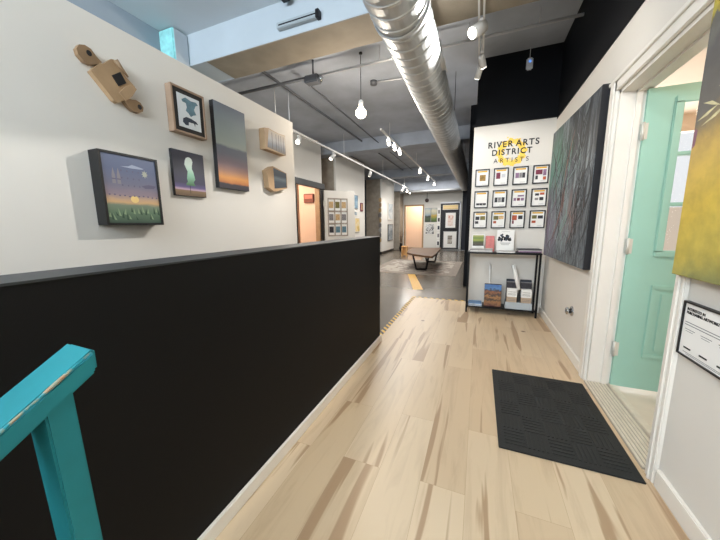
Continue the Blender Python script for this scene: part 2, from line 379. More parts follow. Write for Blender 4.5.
# gallery: left wall with its doorway, piers, display panels
gl = MB()
GX = -3.75
gl.box(GX - 0.12, GX, 3.0, 5.45, 0, 3.22, 'gallery_white').box(GX - 0.12, GX, 6.6, 6.68, 0, 3.22, 'gallery_white').box(GX - 0.12, GX, 5.45, 6.6, 2.12, 3.22, 'gallery_white')
struct('wall_gallery_left', gl)
struct('wall_gallery_outer', MB().box(-4.45, -4.35, 6.75, 14.5, 0, CEIL, 'dark_wall'))
struct('wall_left_return', MB().box(-3.87, -3.32, 2.88, 3.0, 0, CEIL, 'outer_blue'))
struct('trim_3', MB().box(-4.35, -3.755, 7.36, 8.1, 0, CEIL, 'pier_tan'))
struct('trim_4', MB().box(-4.35, -3.755, 11.4, 12.1, 0, CEIL, 'pier_tan'))
struct('trim_5', MB().box(-4.35, -3.5, 13.6, 14.3, 0, CEIL, 'pier_tan'))
struct('wall_panel', MB().box(GX - 0.004, GX + 0.05, 7.37, 9.55, 0, 3.25, 'gallery_white').box(GX - 0.004, GX + 0.055, 7.37, 9.55, 0, 0.08, 'black_frame'))
struct('wall_panel_far', MB().box(GX - 0.004, GX + 0.05, 11.41, 13.3, 0.10, 3.22, 'gallery_white').box(GX - 0.004, GX + 0.055, 11.41, 13.3, 0, 0.10, 'black_frame'))
# end wall with the lit doorway
EY = 14.3
ew = MB().box(-4.45, -3.38, EY, EY + 0.12, 0, CEIL, 'gallery_white').box(-2.56, -0.76, EY, EY + 0.12, 0, CEIL, 'gallery_white').box(-3.38, -2.56, EY, EY + 0.12, 2.08, CEIL, 'gallery_white')
struct('wall_end', ew)
struct('trim_6', MB().box(-3.45, -3.38, EY - 0.02, EY, 0, 2.15, 'oak').box(-2.56, -2.49, EY - 0.02, EY, 0, 2.15, 'oak').box(-3.38, -2.56, EY - 0.02, EY, 2.08, 2.15, 'oak'))
struct('wall_far_room', MB().box(-4.4, -1.8, 15.6, 15.7, -0.012, 2.6, 'peach').box(-4.5, -4.4, EY + 0.12, 15.7, -0.012, 2.6, 'peach').box(-1.8, -1.7, EY + 0.12, 15.7, -0.012, 2.6, 'peach').box(-4.5, -1.7, EY + 0.12, 15.7, 2.6, 2.7, 'peach'))
struct('wall_black_side', MB().box(-0.24, 0.95, 5.93, 14.4, 0, CEIL, 'navy_black_paint').box(-0.76, -0.24, EY, EY + 0.12, 0, CEIL, 'dark_wall'))
# side room behind the left doorway
struct('wall_side_room', MB().box(-5.2, -5.1, 4.2, 8.6, -0.012, 2.6, 'peach').box(-5.1, -3.87, 4.2, 4.3, -0.012, 2.6, 'peach').box(-5.1, -4.45, 8.6, 8.7, -0.012, 2.6, 'peach').box(-4.47, -4.45, 6.75, 8.6, -0.012, 2.6, 'peach').box(-5.2, -4.45, 6.75, 8.7, 2.6, 2.7, 'peach').box(-5.2, -3.87, 4.2, 6.75, 2.6, 2.7, 'peach').box(-4.45, -3.87, 6.68, 6.75, -0.012, CEIL, 'peach'))
struct('trim_7', MB().box(-3.75, -3.71, 5.40, 5.49, 0, 2.12, 'black_frame').box(-3.87, -3.71, 6.56, 6.65, 0, 2.12, 'black_frame').box(-3.75, -3.68, 5.34, 6.70, 2.10, 2.23, 'black_frame').box(-3.87, -3.75, 5.45, 5.50, 0, 2.12, 'walnut').box(-3.87, -3.75, 6.52, 6.56, 0, 2.12, 'oak'))

# beams
struct('trim_8', MB().box(-3.32, 0.815, 2.6, 3.0, 2.985, CEIL, 'beam_white').box(-2.85, 0.8, 2.602, 3.002, 2.978, 2.986, 'beam_brown').box(-3.32, 0.8, 2.995, 3.006, 2.98, CEIL, 'beam_grey'))
struct('trim_9', MB().box(-4.35, -0.1, 7.0, 7.4, 3.02, CEIL, 'beam_grey').box(-4.35, -0.24, 11.2, 11.6, 3.0, CEIL, 'beam_grey').box(-3.9, -0.24, 13.3, 13.6, 2.72, CEIL, 'beam_grey'))
# teal painted post at the outer wall
tag(MB().bbox(-3.318, -3.10, 2.42, 2.595, 0, 3.29, 'teal_post', 0.01).box(-3.101, -3.094, 2.435, 2.585, 0.01, 3.28, 'beam_white').build('corner_post'), 'weathered pale teal post rising behind the white picture wall', 'post')
mat('strip_grey', (160, 168, 172), 0.5)
mat('pale_board', (205, 218, 226), 0.7, noise=(12, 0.1))

# ------------------------------------------------------------------ ceiling services
d = thing('air_duct', 'large round spiral silver air duct running under the ceiling', 'duct', (-0.605, 0, 2.75))
n = 40; ring = MB(); vs = []; fs = []
prof = []
y = -2.4
RD = 0.2
while y < 12.85:
    prof += [(y, RD), (y + 0.096, RD), (y + 0.102, RD + 0.006), (y + 0.108, RD + 0.006), (y + 0.114, RD - 0.004)]
    y += 0.13
for i, (yy, rr) in enumerate(prof):
    for j in range(n):
        a = 2 * math.pi * j / n
        vs.append((rr * math.cos(a), yy + 0.13 * (j / n), rr * math.sin(a)))
K = len(prof)
# spiral: each profile row is sheared by one pitch around the pipe, the seam closes on the next pitch
for i in range(K - 1):
    for j in range(n - 1): fs.append((i * n + j, i * n + j + 1, (i + 1) * n + j + 1, (i + 1) * n + j))
for i in range(K - 6):
    fs.append((i * n + n - 1, (i + 5) * n, (i + 6) * n, (i + 1) * n + n - 1))
ring.add(vs, fs, 'galvanised_duct', False)
ring.build('duct_body', d)
cl = MB()
cl.tube([(0, 2.28, 0), (0, 2.285, 0), (0, 2.32, 0), (0, 2.325, 0)], [RD + 0.004, RD + 0.012, RD + 0.012, RD + 0.004], 'galvanised_duct', n=40, cap=False)
cl.build('joint_band', d)
# side take-off scoop
sco = MB()
sco.tube([(0.13, 3.16, 0.03), (0.20, 3.16, 0.05)], [0.10, 0.12], 'galvanised_duct', n=24, cap=False)
sco.tube([(0.20, 3.16, 0.05), (0.212, 3.16, 0.053)], [0.135, 0.135], 'galvanised_duct', n=24)
sco.build('side_outlet', d)
for hy in (1.5, 4.6, 7.8, 12.4):
    for sx in (-RD, RD): MB().tube([(sx, hy, 0), (sx, hy, CEIL - 2.75)], 0.004, 'dark_metal', 6).build('hanger', d)

def pipe(name, label, pts, r, m, cat='pipe', group=None):
    return tag(MB().tube(pts, r, m, 10).build(name), label, cat, group)
pp = thing('conduit_pipe', 'silver conduit crossing the grey ceiling above the round duct', 'pipe', (0, 3.62, 3.13))
MB().tube([(-2.2, 0.0, 0), (0.81, 0.0, 0.0)], 0.014, 'conduit', 12).build('pipe_run', pp)
MB().tube([(-3.7, 0, -0.0), (-2.2, 0, 0)], 0.02, 'conduit_grey', 12).build('pipe_run', pp)
for x in (-1.2, -0.2, 0.45): MB().tube([(x, 0, 0), (x, 0, 0.17)], 0.004, 'conduit', 6).build('strap', pp)
jbx = thing('junction_box', 'grey octagonal junction box on the conduit left of the pendant bulb', 'junction box', (-2.08, 3.56, 3.045))
MB().bbox(-0.10, 0.10, -0.07, 0.05, -0.035, 0.055, 'conduit_grey', 0.012).build('box', jbx)
MB().tube([(0.115, 0.0, 0.02), (0.12, -0.03, -0.02)], 0.03, 'chrome', 12).build('knockout_lamp', jbx)
MB().tube([(0, 0, 0.05), (0, 0, 0.25)], 0.012, 'conduit_grey', 8).build('stem', jbx)
pipe('thin_conduit', 'thin dark conduit running from the junction box towards the far track', [(-2.3, 3.66, 3.16), (-2.35, 6.5, 3.16), (-2.35, 10.9, 3.16)], 0.012, 'conduit_grey')
pipe('thin_conduit', 'long grey pipe running along the ceiling above the left gallery wall', [(-2.78, 3.1, 3.24), (-2.78, 13.2, 3.24)], 0.02, 'conduit_grey')
hb = thing('ceiling_outlet', 'small round grey ceiling box with a thin conduit beside the pendant cord', 'junction box', (-1.55, 4.4, CEIL))
MB().tube([(0, 0, 0), (0, 0, -0.05)], 0.05, 'conduit_grey', 14).build('box', hb)
MB().tube([(0.04, 0, -0.02), (0.75, 0.1, -0.02)], 0.01, 'conduit', 8).build('pipe_run', hb)
pipe('hanging_rod', 'thin pale rod hanging from the ceiling behind the white picture wall', [(-2.81, 4.04, CEIL), (-2.81, 4.04, 2.6)], 0.006, 'conduit')
sb = thing('strip_box', 'short pale metal strip box fixed to the white ceiling beam', 'strip box', (-1.65, 2.6, 3.07))
MB().bbox(-0.225, 0.225, -0.05, 0, -0.025, 0.03, 'strip_grey', 0.006).build('body', sb)
MB().box(-0.2, 0.2, -0.053, -0.049, -0.004, 0.006, 'dark_metal').build('slot', sb)
MB().bbox(0.2, 0.235, -0.056, 0.0, -0.032, 0.036, 'dark_metal', 0.004).build('end_cap', sb)
tag(MB().bbox(-1.78, -1.70, 1.2, 2.55, 3.23, CEIL, 'dark_metal', 0.008).build('steel_channel'), 'dark steel channel fixed to the pale entry ceiling near the white beam', 'steel channel')

# pendant bulb
pb = thing('pendant_lamp', 'glowing bare bulb hanging on a cord from the grey ceiling', 'lamp', (-1.46, 3.66, CEIL))
MB().tube([(0, 0, 0), (0, 0, -0.015)], 0.022, 'dark_metal', 16).build('canopy', pb)
MB().tube([(0, 0, -0.03), (0, 0, -0.56)], 0.004, 'dark_metal', 6).build('cord', pb)
MB().tube([(0, 0, -0.54), (0, 0, -0.56), (0, 0, -0.63)], [0.012, 0.03, 0.03], 'white_metal', 14).build('socket', pb)
bp = []
for i in range(11):
    t = i / 10; bp.append(((0, 0, -0.63 - 0.13 * t), 0.02 + 0.045 * math.sin(math.pi * min(1, t * 0.9 + 0.05)) if t < 0.99 else 0.006))
MB().tube([p for p, _ in bp], [r for _, r in bp], 'bulb_glow', 16).build('bulb', pb)
light('pendant_light', 'POINT', (-1.46, 3.66, 2.5), 60, WARM, 0.06).parent = None

# track lighting
def track(label, x, y0, y1, z, stems, rails=1):
    t = thing('light_track', label, 'light track', (x, y0, z))
    if rails == 1: MB().box(-0.018, 0.018, 0, y1 - y0, -0.012, 0.02, 'white_metal').build('rail', t)
    else:
        for s in (-0.02, 0.02): MB().box(s - 0.008, s + 0.008, 0, y1 - y0, -0.01, 0.02, 'white_metal').build('rail', t)
    for yy in stems: MB().tube([(0, yy - y0, 0.015), (0, yy - y0, CEIL - z)], 0.006, 'white_metal', 8).build('stem', t)
    return t
def head(label, loc, aim, energy, spot=70, group='track spotlights', lit=True, r=0.032, color=NEUT, L=0.11):
    o = thing('track_spotlight', label, 'spotlight', loc, 0, group)
    MB().bbox(-0.016, 0.016, -0.035, 0.035, -0.035, -0.013, 'white_metal', 0.003).build('adapter', o)
    dv = (Vector(aim) - Vector(loc)).normalized(); p0 = Vector((0, 0, -0.075)); p1 = p0 + dv * L; pb_ = p0 - dv * 0.03
    MB().tube([(0, 0, -0.03), (0, 0, -0.075)], 0.008, 'white_metal', 8).build('arm', o)
    MB().tube([pb_ - dv * 0.006, pb_, p1], [r * 0.6, r, r], 'white_metal', 18, cap=True).build('can', o)
    MB().tube([p1 + dv * 0.0015, p1 + dv * 0.003], [r * 0.86, r * 0.86], 'lens_glow' if lit else 'white_metal', 18).build('lens', o)
    if energy:
        lp = Vector(loc) + p1 + dv * 0.02
        l = light('spot_beam', 'SPOT', lp, energy, color, 0.014, aim=tuple(lp + dv), spot=spot, blend=0.7)
    return o
T3 = track('white double-rail track light in the entry beside the silver duct', -0.07, -1.6, 3.95, 2.97, (-1.2, 0.6, 2.2, 3.7), 2)
head('bright lit spotlight at the top of the entry track, nearest in view', (-0.07, 3.0, 2.955), (-1.95, 1.25, 1.3), 190, 88, r=0.05)
head('white spotlight above the lowest one on the entry track, by black wall', (-0.06, 3.52, 2.955), (0.35, 4.42, 1.6), 20, 80, r=0.032, L=0.085)
head('lowest white spotlight at the end of the entry track, tilted left', (-0.08, 3.74, 2.955), (-0.5, 4.6, 1.8), 10, 70, r=0.032, L=0.085)
for yy, aim, e in ((2.3, (-0.2, 4.4, 1.5), 26), (1.7, (0.8, 3.4, 1.5), 26), (1.0, (0.2, 1.9, 0.0), 26), (0.2, (0.8, 1.1, 1.2), 22), (-0.7, (-1.95, -0.4, 1.4), 26)):
    head('white spotlight further back along the entry track above the camera', (-0.07, yy, 2.955), aim, e, 75)
T1 = track('long white single track running beside the left gallery wall', -3.03, 3.2, 13.9, 2.8, (4.0, 6.5, 9.5, 12.5))
for yy, aim, e, lb in ((4.62, (-2.6, 3.3, 1.6), 26, 'bright spotlight on the left track just past the white picture wall'),
                       (5.95, (-3.6, 4.9, 1.5), 30, 'spotlight on the left track above the side-room doorway'),
                       (8.3, (-3.7, 8.6, 1.2), 42, 'spotlight on the left track aimed at the middle display panel'),
                       (12.3, (-3.5, 11.3, 1.3), 36, 'first of the three bunched spotlights at the far end of left track'),
                       (13.0, (-2.6, 11.2, 1.2), 24, 'middle of the three bunched spotlights at the far end of left track'),
                       (13.7, (-3.2, 12.0, 1.3), 24, 'last of the three bunched spotlights at the far end of left track')):
    head(lb, (-3.03, yy, 2.785), aim, e, 85, r=0.042, group='left track spotlights')
T2 = track('white single track over the middle of the gallery near the duct', -1.83, 5.6, 13.1, 3.0, (6.2, 9, 11.9))
for yy, aim, lb in ((6.1, (-1.2, 4.9, 1.6), 'nearest of the three glowing spotlights below the pendant bulb'),
                    (6.55, (-1.2, 5.3, 1.6), 'second of the three glowing spotlights below the pendant bulb'),
                    (7.0, (-1.2, 5.7, 1.6), 'third of the three glowing spotlights below the pendant bulb'),
                    (9.6, (-1.6, 8.4, 1.2), 'spotlight midway along the middle gallery track'),
                    (11.2, (-1.9, 9.9, 1.2), 'spotlight second from the far end of the middle gallery track'),
                    (12.8, (-1.7, 11.3, 1.2), 'spotlight at the far end of the middle gallery track')):
    head(lb, (-1.83, yy, 2.985), aim, 22, 80, r=0.042, group='middle track spotlights')
fb = pipe('silver_pipe', 'bright silver pipe crossing the far end of the gallery under the beam', [(-3.4, 13.22, 2.66), (-0.3, 13.22, 2.66)], 0.06, 'galvanised_duct')
sd = thing('hanging_sensor', 'small grey device hanging on a wire before the black upper wall', 'sensor', (0.47, 4.37, CEIL))
MB().tube([(0, 0, 0), (0, 0, -0.12)], 0.003, 'white_metal', 6).build('wire', sd)
MB().bbox(-0.035, 0.035, -0.03, 0.02, -0.25, -0.12, 'conduit', 0.012).build('body', sd)
MB().tube([(0, -0.031, -0.165), (0, -0.034, -0.165)], 0.014, 'led_blue', 12).build('indicator', sd)

# ------------------------------------------------------------------ teal door
dr = bpy.data.objects.new('door_1', None); COL.objects.link(dr); dr.location = (0.952, 2.553, 0.02); dr['kind'] = 'structure'
W, Hh = 0.91, 2.015
lf = MB()
lx0, lx1, lz0, lz1 = 0.165, 0.745, 0.98, 1.92
for a in ((0, W, 0, lz0), (0, W, lz1, Hh), (0, lx0, lz0, lz1), (lx1, W, lz0, lz1)): lf.box(a[0], a[1], -0.022, 0.022, a[2], a[3], 'mint')
lf.build('door_leaf', dr)
fr = MB()
for a in ((lx0 - 0.03, lx1 + 0.03, lz0 - 0.03, lz0 + 0.015), (lx0 - 0.03, lx1 + 0.03, lz1 - 0.015, lz1 + 0.03), (lx0 - 0.03, lx0 + 0.015, lz0, lz1), (lx1 - 0.015, lx1 + 0.03, lz0, lz1)):
    fr.bbox(a[0], a[1], -0.034, -0.02, a[2], a[3], 'mint', 0.005)
fr.build('lite_frame', dr)
mu = MB()
for k in (1, 2):
    z = lz0 + (lz1 - lz0) * k / 3; mu.bbox(lx0, lx1, -0.028, 0.022, z - 0.012, z + 0.012, 'mint', 0.004)
    x = lx0 + (lx1 - lx0) * k / 3; mu.bbox(x - 0.012, x + 0.012, -0.028, 0.022, lz0, lz1, 'mint', 0.004)
mu.build('muntins', dr)
MB().box(lx0, lx1, -0.004, 0.004, lz0, lz1, 'clear_glass').build('glass_pane', dr)
for x0, x1 in ((0.15, 0.40), (0.51, 0.76)):
    pz0, pz1 = 0.24, 0.76; p = MB()
    for a in ((x0, x1, pz0, pz0 + 0.03), (x0, x1, pz1 - 0.03, pz1), (x0, x0 + 0.03, pz0 + 0.03, pz1 - 0.03), (x1 - 0.03, x1, pz0 + 0.03, pz1 - 0.03)): p.bbox(a[0], a[1], -0.032, -0.021, a[2], a[3], 'mint', 0.003)
    p.bbox(x0 + 0.055, x1 - 0.055, -0.03, -0.021, pz0 + 0.055, pz1 - 0.055, 'mint', 0.009)
    p.build('raised_panel', dr)
for z in (0.28, 1.02, 1.76):
    h = MB().box(-0.004, 0.02, -0.026, -0.022, z - 0.05, z + 0.05, 'hinge_metal').tube([(-0.006, -0.028, z - 0.055), (-0.006, -0.028, z + 0.055)], 0.009, 'hinge_metal', 10).box(-0.05, -0.004, -0.006, -0.002, z - 0.05, z + 0.05, 'hinge_metal')
    h.build('hinge', dr)
MB().tube([(0.85, -0.022, 0.94), (0.85, -0.06, 0.94)], 0.012, 'chrome', 10).tube([(0.85, -0.06, 0.94), (0.85, -0.075, 0.94), (0.85, -0.09, 0.94)], [0.02, 0.028, 0.016], 'chrome', 14).build('door_knob', dr)

ds = thing('door_stop', 'round chrome door stop mounted low on the white right wall', 'door stop', (0.82, 3.08, 0.41))
MB().tube([(0, 0, 0), (-0.008, 0, 0), (-0.014, 0, 0)], [0.045, 0.045, 0.034], 'chrome', 20).build('plate', ds)
MB().tube([(-0.014, 0, 0), (-0.03, 0, 0)], 0.02, 'dark_metal', 14).build('stem', ds)
MB().tube([(-0.03, 0, 0), (-0.033, 0, 0), (-0.046, 0, 0), (-0.05, 0, 0)], [0.022, 0.034, 0.034, 0.024], 'chrome', 18).build('bumper', ds)

# floor mat
fm = thing('door_mat', 'rectangular black ribbed rubber door mat in front of the threshold', 'mat', (0.466, 2.04, 0))
mat('rubber', (30, 31, 31), 0.75, bump=(160, 0.4)); mat('rubber_rib', (38, 39, 38), 0.8)
MB().bbox(-0.31, 0.31, -0.46, 0.46, 0.0, 0.008, 'rubber', 0.003).build('border', fm)
rb = MB(); cx = 0.112; cy = 0.14
for i in range(5):
    for j in range(6):
        x0 = -0.28 + i * cx; y0 = -0.42 + j * cy
        for k in range(5):
            if (i + j) % 2 == 0: rb.box(x0 + 0.004, x0 + cx - 0.004, y0 + 0.008 + k * 0.027, y0 + 0.022 + k * 0.027, 0.008, 0.0115, 'rubber_rib')
            else: rb.box(x0 + 0.006 + k * 0.021, x0 + 0.017 + k * 0.021, y0 + 0.004, y0 + cy - 0.004, 0.008, 0.0115, 'rubber_rib')
rb.build('ribbed_tread', fm)

# hazard tape at the plank edge
tag(MB().box(-0.985, -0.93, 2.83, 4.76, 0.0, 0.0012, 'hazard_tape').build('hazard_tape'), 'yellow and black hazard tape along the left edge of plank floor', 'floor tape', 'hazard tape on the plank edge')
tag(MB().box(-0.93, -0.14, 4.72, 4.76, 0.0, 0.0012, 'hazard_tape').build('hazard_tape'), 'yellow and black hazard tape across the far edge of plank floor', 'floor tape', 'hazard tape on the plank edge')
tag(MB().plan([(-1.10, 5.33), (-0.92, 5.39), (-1.41, 7.03), (-1.58, 7.0)], -0.012, -0.0105, 'strip_yellow').build('yellow_floor_strip'), 'yellow strip on the concrete floor in front of the rug', 'floor strip')  # thin yellow strip on the concrete, slight noise in its tone

# teal handrail in the foreground
hr = thing('handrail', 'teal painted wooden rail on a post beside the low black wall', 'handrail', (-0.643, 0.266, 0))
dirv = Vector((0, -0.80, -0.50)).normalized(); nrm = Vector((0, -dirv.z, dirv.y)); nrm = nrm if nrm.z > 0 else -nrm
Lr = 0.95; rl = bmesh.new(); bmesh.ops.create_cube(rl, size=1)
for v in rl.verts:
    u = v.co.y; v.co = Vector((v.co.x * 0.085, 0, 0.996 + v.co.z * 0.042 - 0.021)) + dirv * ((u + 0.5) * Lr)
bmesh.ops.recalc_face_normals(rl, faces=rl.faces[:])
bmesh.ops.bevel(rl, geom=rl.edges[:], offset=0.006, segments=3, affect='EDGES')
rlo = MB().bm(rl, 'teal_paint').build('rail', hr)
m_, nt_, b_ = newmat('worn_teal', 0.6); tc_ = N(nt_, 'ShaderNodeTexCoord'); nz_ = N(nt_, 'ShaderNodeTexNoise', Scale=38, Detail=4); nt_.links.new(tc_.outputs['Object'], nz_.inputs['Vector'])
rr_ = ramp(nt_, [(0.46, (24, 138, 150)), (0.53, (150, 152, 130)), (0.62, (172, 130, 96))]); nt_.links.new(nz_.outputs['Fac'], rr_.inputs['Fac']); nt_.links.new(rr_.outputs['Color'], b_.inputs['Base Color'])
e0 = Vector((0.0412, 0, 0.9945)); MB().tube([e0 + dirv * (0.008 + 0.03 * k) for k in range(30)], [0.0016 + 0.0008 * (k % 3) for k in range(30)], 'worn_teal', 8).build('worn_edge', rlo)
for yy, top in ((-0.053, 0.933), (-0.72, 0.515)):
    bm = bmesh.new(); bmesh.ops.create_cube(bm, size=1)
    for v in bm.verts:
        hi = v.co.z > 0
        v.co = Vector((v.co.x * 0.066, yy + v.co.y * 0.037 + (0 if hi else 0.020), (top + 0.62 * v.co.y * 0.037) if hi else 0))
    bmesh.ops.recalc_face_normals(bm, faces=bm.faces[:])
    bmesh.ops.bevel(bm, geom=bm.edges[:], offset=0.003, segments=2, affect='EDGES')
    MB().bm(bm, 'teal_paint').build('post', hr)

# ------------------------------------------------------------------ pictures on the white partition (local x = right along the wall, z = up, -y = towards the room)
def onpart(name, label, cat, y, z, group=None): return thing(name, label, cat, (-1.95, y, z), R(90), group)
# big sunrise landscape in deep black float frame
o = onpart('framed_painting', 'deep black framed square landscape of sunrise over a green field', 'painting', 0.97, 1.225, 'pictures on the white partition')
Wd, Ht, Dp = 0.283, 0.372, 0.085
f = MB()
for a in ((-0.012, 0, -0.012, Ht + 0.012), (Wd, Wd + 0.012, -0.012, Ht + 0.012), (0, Wd, -0.012, 0), (0, Wd, Ht, Ht + 0.012)): f.box(a[0], a[1], -Dp, 0, a[2], a[3], 'black_frame')
f.build('frame', o)
gradient_art('sunrise_canvas', Ht, [(0.0, (58, 78, 66)), (0.16, (98, 122, 96)), (0.27, (120, 132, 112)), (0.31, (206, 166, 120)), (0.36, (190, 158, 130)), (0.42, (146, 128, 136)), (0.58, (112, 112, 132)), (0.8, (96, 104, 132)), (1.0, (104, 114, 140))], 9, 0.10, (0.7, 1, 2.2))
mat('cloud_paint', (158, 166, 186), 0.6); mat('sun_paint', (232, 200, 130), 0.6); mat('moon_paint', (168, 170, 156), 0.6); mat('field_dark', (52, 76, 58), 0.6); mat('field_light', (140, 160, 124), 0.6); mat('mauve_cloud', (98, 92, 116), 0.6); mat('tower_paint', (134, 128, 134), 0.6)
c = MB().box(0.0, Wd, -Dp + 0.006, -0.01, 0.0, Ht, 'sunrise_canvas')
yf = -Dp + 0.0055
c.poly([(0.09, 0.312), (0.13, 0.318), (0.15, 0.329), (0.17, 0.326), (0.215, 0.316), (0.20, 0.311), (0.15, 0.309)], yf, 'cloud_paint')
c.disc(0.145, 0.135, 0.022, 0.020, yf, 'sun_paint'); c.disc(0.215, 0.285, 0.012, 0.014, yf, 'moon_paint')
for k in range(8):
    a = k * math.pi / 4; c.poly([(0.215 + 0.006 * math.cos(a + 1.5), 0.285 + 0.006 * math.sin(a + 1.5)), (0.215 + 0.021 * math.cos(a), 0.285 + 0.025 * math.sin(a)), (0.215 + 0.006 * math.cos(a - 1.5), 0.285 + 0.006 * math.sin(a - 1.5))], yf - 0.0002 - 0.00003 * k, 'moon_paint')
c.disc(0.215, 0.285, 0.012, 0.014, yf - 0.0006, 'moon_paint')
for x in (0.05, 0.075):
    c.poly([(x - 0.009, 0.215), (x + 0.009, 0.215), (x + 0.008, 0.262), (x, 0.302), (x - 0.008, 0.262)], yf, 'tower_paint'); c.rect(x - 0.010, x + 0.010, 0.238, 0.243, yf - 0.0002, 'mauve_cloud')
c.poly([(0.19, 0.215), (0.23, 0.226), (0.275, 0.222), (0.26, 0.206), (0.21, 0.202)], yf, 'mauve_cloud')
for k in range(22):
    x = 0.004 + 0.275 * k / 22; z = random.uniform(0.015, 0.075); hh = random.uniform(0.02, 0.05)
    c.poly([(x, z), (x + 0.012, z - 0.004), (x + random.uniform(-0.005, 0.012), z + hh)], yf - 0.0001 * (k % 3), 'field_dark' if k % 2 else 'field_light')
for k in range(11): c.disc(0.02 + 0.025 * k, 0.152 + random.uniform(-0.004, 0.004), 0.005, 0.004, yf - 0.0003, 'mauve_cloud')
for k in range(12): c.disc(0.09 + 0.03 * (k % 4), 0.21 + 0.04 * (k // 4), 0.0035, 0.005, yf - 0.0003, 'mauve_cloud')
c.build('canvas', o)
# abstract print in wooden frame
o = onpart('framed_print', 'small blue abstract print with black mat in a pale wooden frame', 'picture', 1.44, 1.845, 'pictures on the white partition')
Wd, Ht, Dp = 0.225, 0.268, 0.055
f = MB()
for a in ((-0.014, 0, -0.014, Ht + 0.014), (Wd, Wd + 0.014, -0.014, Ht + 0.014), (0, Wd, -0.014, 0), (0, Wd, Ht, Ht + 0.014)): f.bbox(a[0], a[1], -Dp, 0, a[2], a[3], 'frame_wood', 0.002)
f.build('frame', o)
MB().box(0, Wd, -Dp + 0.006, -0.008, 0, Ht, 'black_frame').build('mat_board', o)
mat('print_white', (214, 218, 220), 0.6); mat('print_teal', (96, 128, 142), 0.6, noise=(20, 0.25)); mat('print_navy', (40, 52, 68), 0.6, noise=(30, 0.25))
c = MB().box(0.028, Wd - 0.028, -Dp + 0.004, -Dp + 0.006, 0.028, Ht - 0.028, 'print_white'); yf = -Dp + 0.0036
c.poly([(0.06, 0.205), (0.09, 0.225), (0.13, 0.215), (0.17, 0.22), (0.185, 0.205), (0.165, 0.195), (0.15, 0.165), (0.165, 0.135), (0.14, 0.125), (0.12, 0.11), (0.105, 0.128), (0.085, 0.14), (0.095, 0.165), (0.09, 0.19), (0.065, 0.192)], yf, 'print_teal')
c.poly([(0.055, 0.06), (0.06, 0.085), (0.085, 0.10), (0.12, 0.098), (0.16, 0.088), (0.175, 0.072), (0.15, 0.072), (0.148, 0.05), (0.14, 0.072), (0.10, 0.07), (0.098, 0.048), (0.075, 0.045)], yf, 'print_navy')
c.build('print', o)
# mushroom-cloud tree
o = onpart('small_painting', 'small dark canvas of a tall pale cloud rising over a brown plain', 'painting', 1.41, 1.415, 'pictures on the white partition')
Ht, Wd, Dp = 0.305, 0.243, 0.025
gradient_art('cloud_canvas', Ht, [(0.0, (96, 76, 56)), (0.13, (134, 108, 80)), (0.15, (190, 160, 180)), (0.2, (96, 84, 130)), (0.3, (62, 60, 84)), (0.6, (54, 54, 66)), (1.0, (60, 60, 72))], 12, 0.02)
mat('canvas_edge', (28, 28, 32), 0.6)
c = MB().box(0, Wd, -Dp + 0.001, 0, 0, Ht, 'canvas_edge').box(0.001, Wd - 0.001, -Dp, -Dp + 0.001, 0.001, Ht - 0.001, 'cloud_canvas'); yf = -Dp - 0.0004
gradient_art('plume_paint', Ht, [(0.0, (50, 90, 66)), (0.27, (78, 120, 84)), (0.5, (140, 186, 160)), (0.7, (206, 220, 208)), (1, (226, 232, 226))], 20, 0.06)
pl = []
for zz, l, r_ in ((0.075, 0.085, 0.158), (0.09, 0.09, 0.15), (0.10, 0.10, 0.145), (0.12, 0.095, 0.16), (0.145, 0.10, 0.155), (0.17, 0.105, 0.15), (0.19, 0.095, 0.14), (0.215, 0.085, 0.142), (0.24, 0.09, 0.15), (0.26, 0.10, 0.143), (0.268, 0.115, 0.13)): pl.append((zz, l, r_))
c.poly([(r_, zz) for zz, l, r_ in pl] + [(l, zz) for zz, l, r_ in pl[::-1]], yf, 'plume_paint')
c.rect(0.112, 0.116, 0.02, 0.08, yf, 'canvas_edge')
c.build('canvas', o)
# tall sunset
o = onpart('tall_painting', 'tall narrow canvas of an orange sunset below grey clouds', 'painting', 1.77, 1.505, 'pictures on the white partition')
Ht, Wd, Dp = 0.645, 0.322, 0.04
gradient_art('sunset_canvas', Ht, [(0.0, (46, 42, 52)), (0.055, (52, 46, 54)), (0.075, (176, 108, 56)), (0.13, (206, 142, 76)), (0.22, (168, 126, 108)), (0.30, (134, 114, 120)), (0.42, (98, 100, 112)), (0.5, (92, 98, 110)), (0.53, (146, 154, 146)), (0.62, (132, 144, 140)), (0.85, (114, 126, 132)), (1.0, (92, 100, 116))], 7, 0.07, (1, 1, 2.5))
MB().box(0, Wd, -Dp + 0.001, 0, 0, Ht, 'canvas_edge').box(0.001, Wd - 0.001, -Dp, -Dp + 0.001, 0.001, Ht - 0.001, 'sunset_canvas').build('canvas', o)
# two wood blocks
mat('birch_sky', (150, 156, 166), 0.6, noise=(8, 0.15)); mat('birch_dark', (70, 66, 64), 0.6); mat('mist', (196, 196, 194), 0.6)
o = onpart('wood_block_picture', 'upper thick wood block painted with bare trees, next to the corner', 'picture', 2.31, 1.915, 'painted wood blocks on the partition')
MB().prism([(0, 0), (0.315, 0.0), (0.312, 0.195), (0.20, 0.187), (0.06, 0.197), (0.0, 0.185)], -0.065, 0, 'oak').build('block', o)
gradient_art('birch_paint', 0.19, [(0.0, (104, 88, 72)), (0.3, (120, 128, 140)), (0.55, (172, 172, 176)), (1, (186, 170, 150))], 14, 0.1)
c = MB().poly([(0.03, 0.02), (0.31, 0.004), (0.308, 0.188), (0.2, 0.182), (0.06, 0.188)], -0.0656, 'birch_paint')
for x in (0.10, 0.16, 0.20, 0.235, 0.275): c.rect(x, x + 0.007, 0.02, 0.17, -0.066, 'birch_dark')
c.build('painted_face', o)
o = onpart('wood_block_picture', 'lower hexagonal wood block with a dark seascape, next to the corner', 'picture', 2.32, 1.535, 'painted wood blocks on the partition')
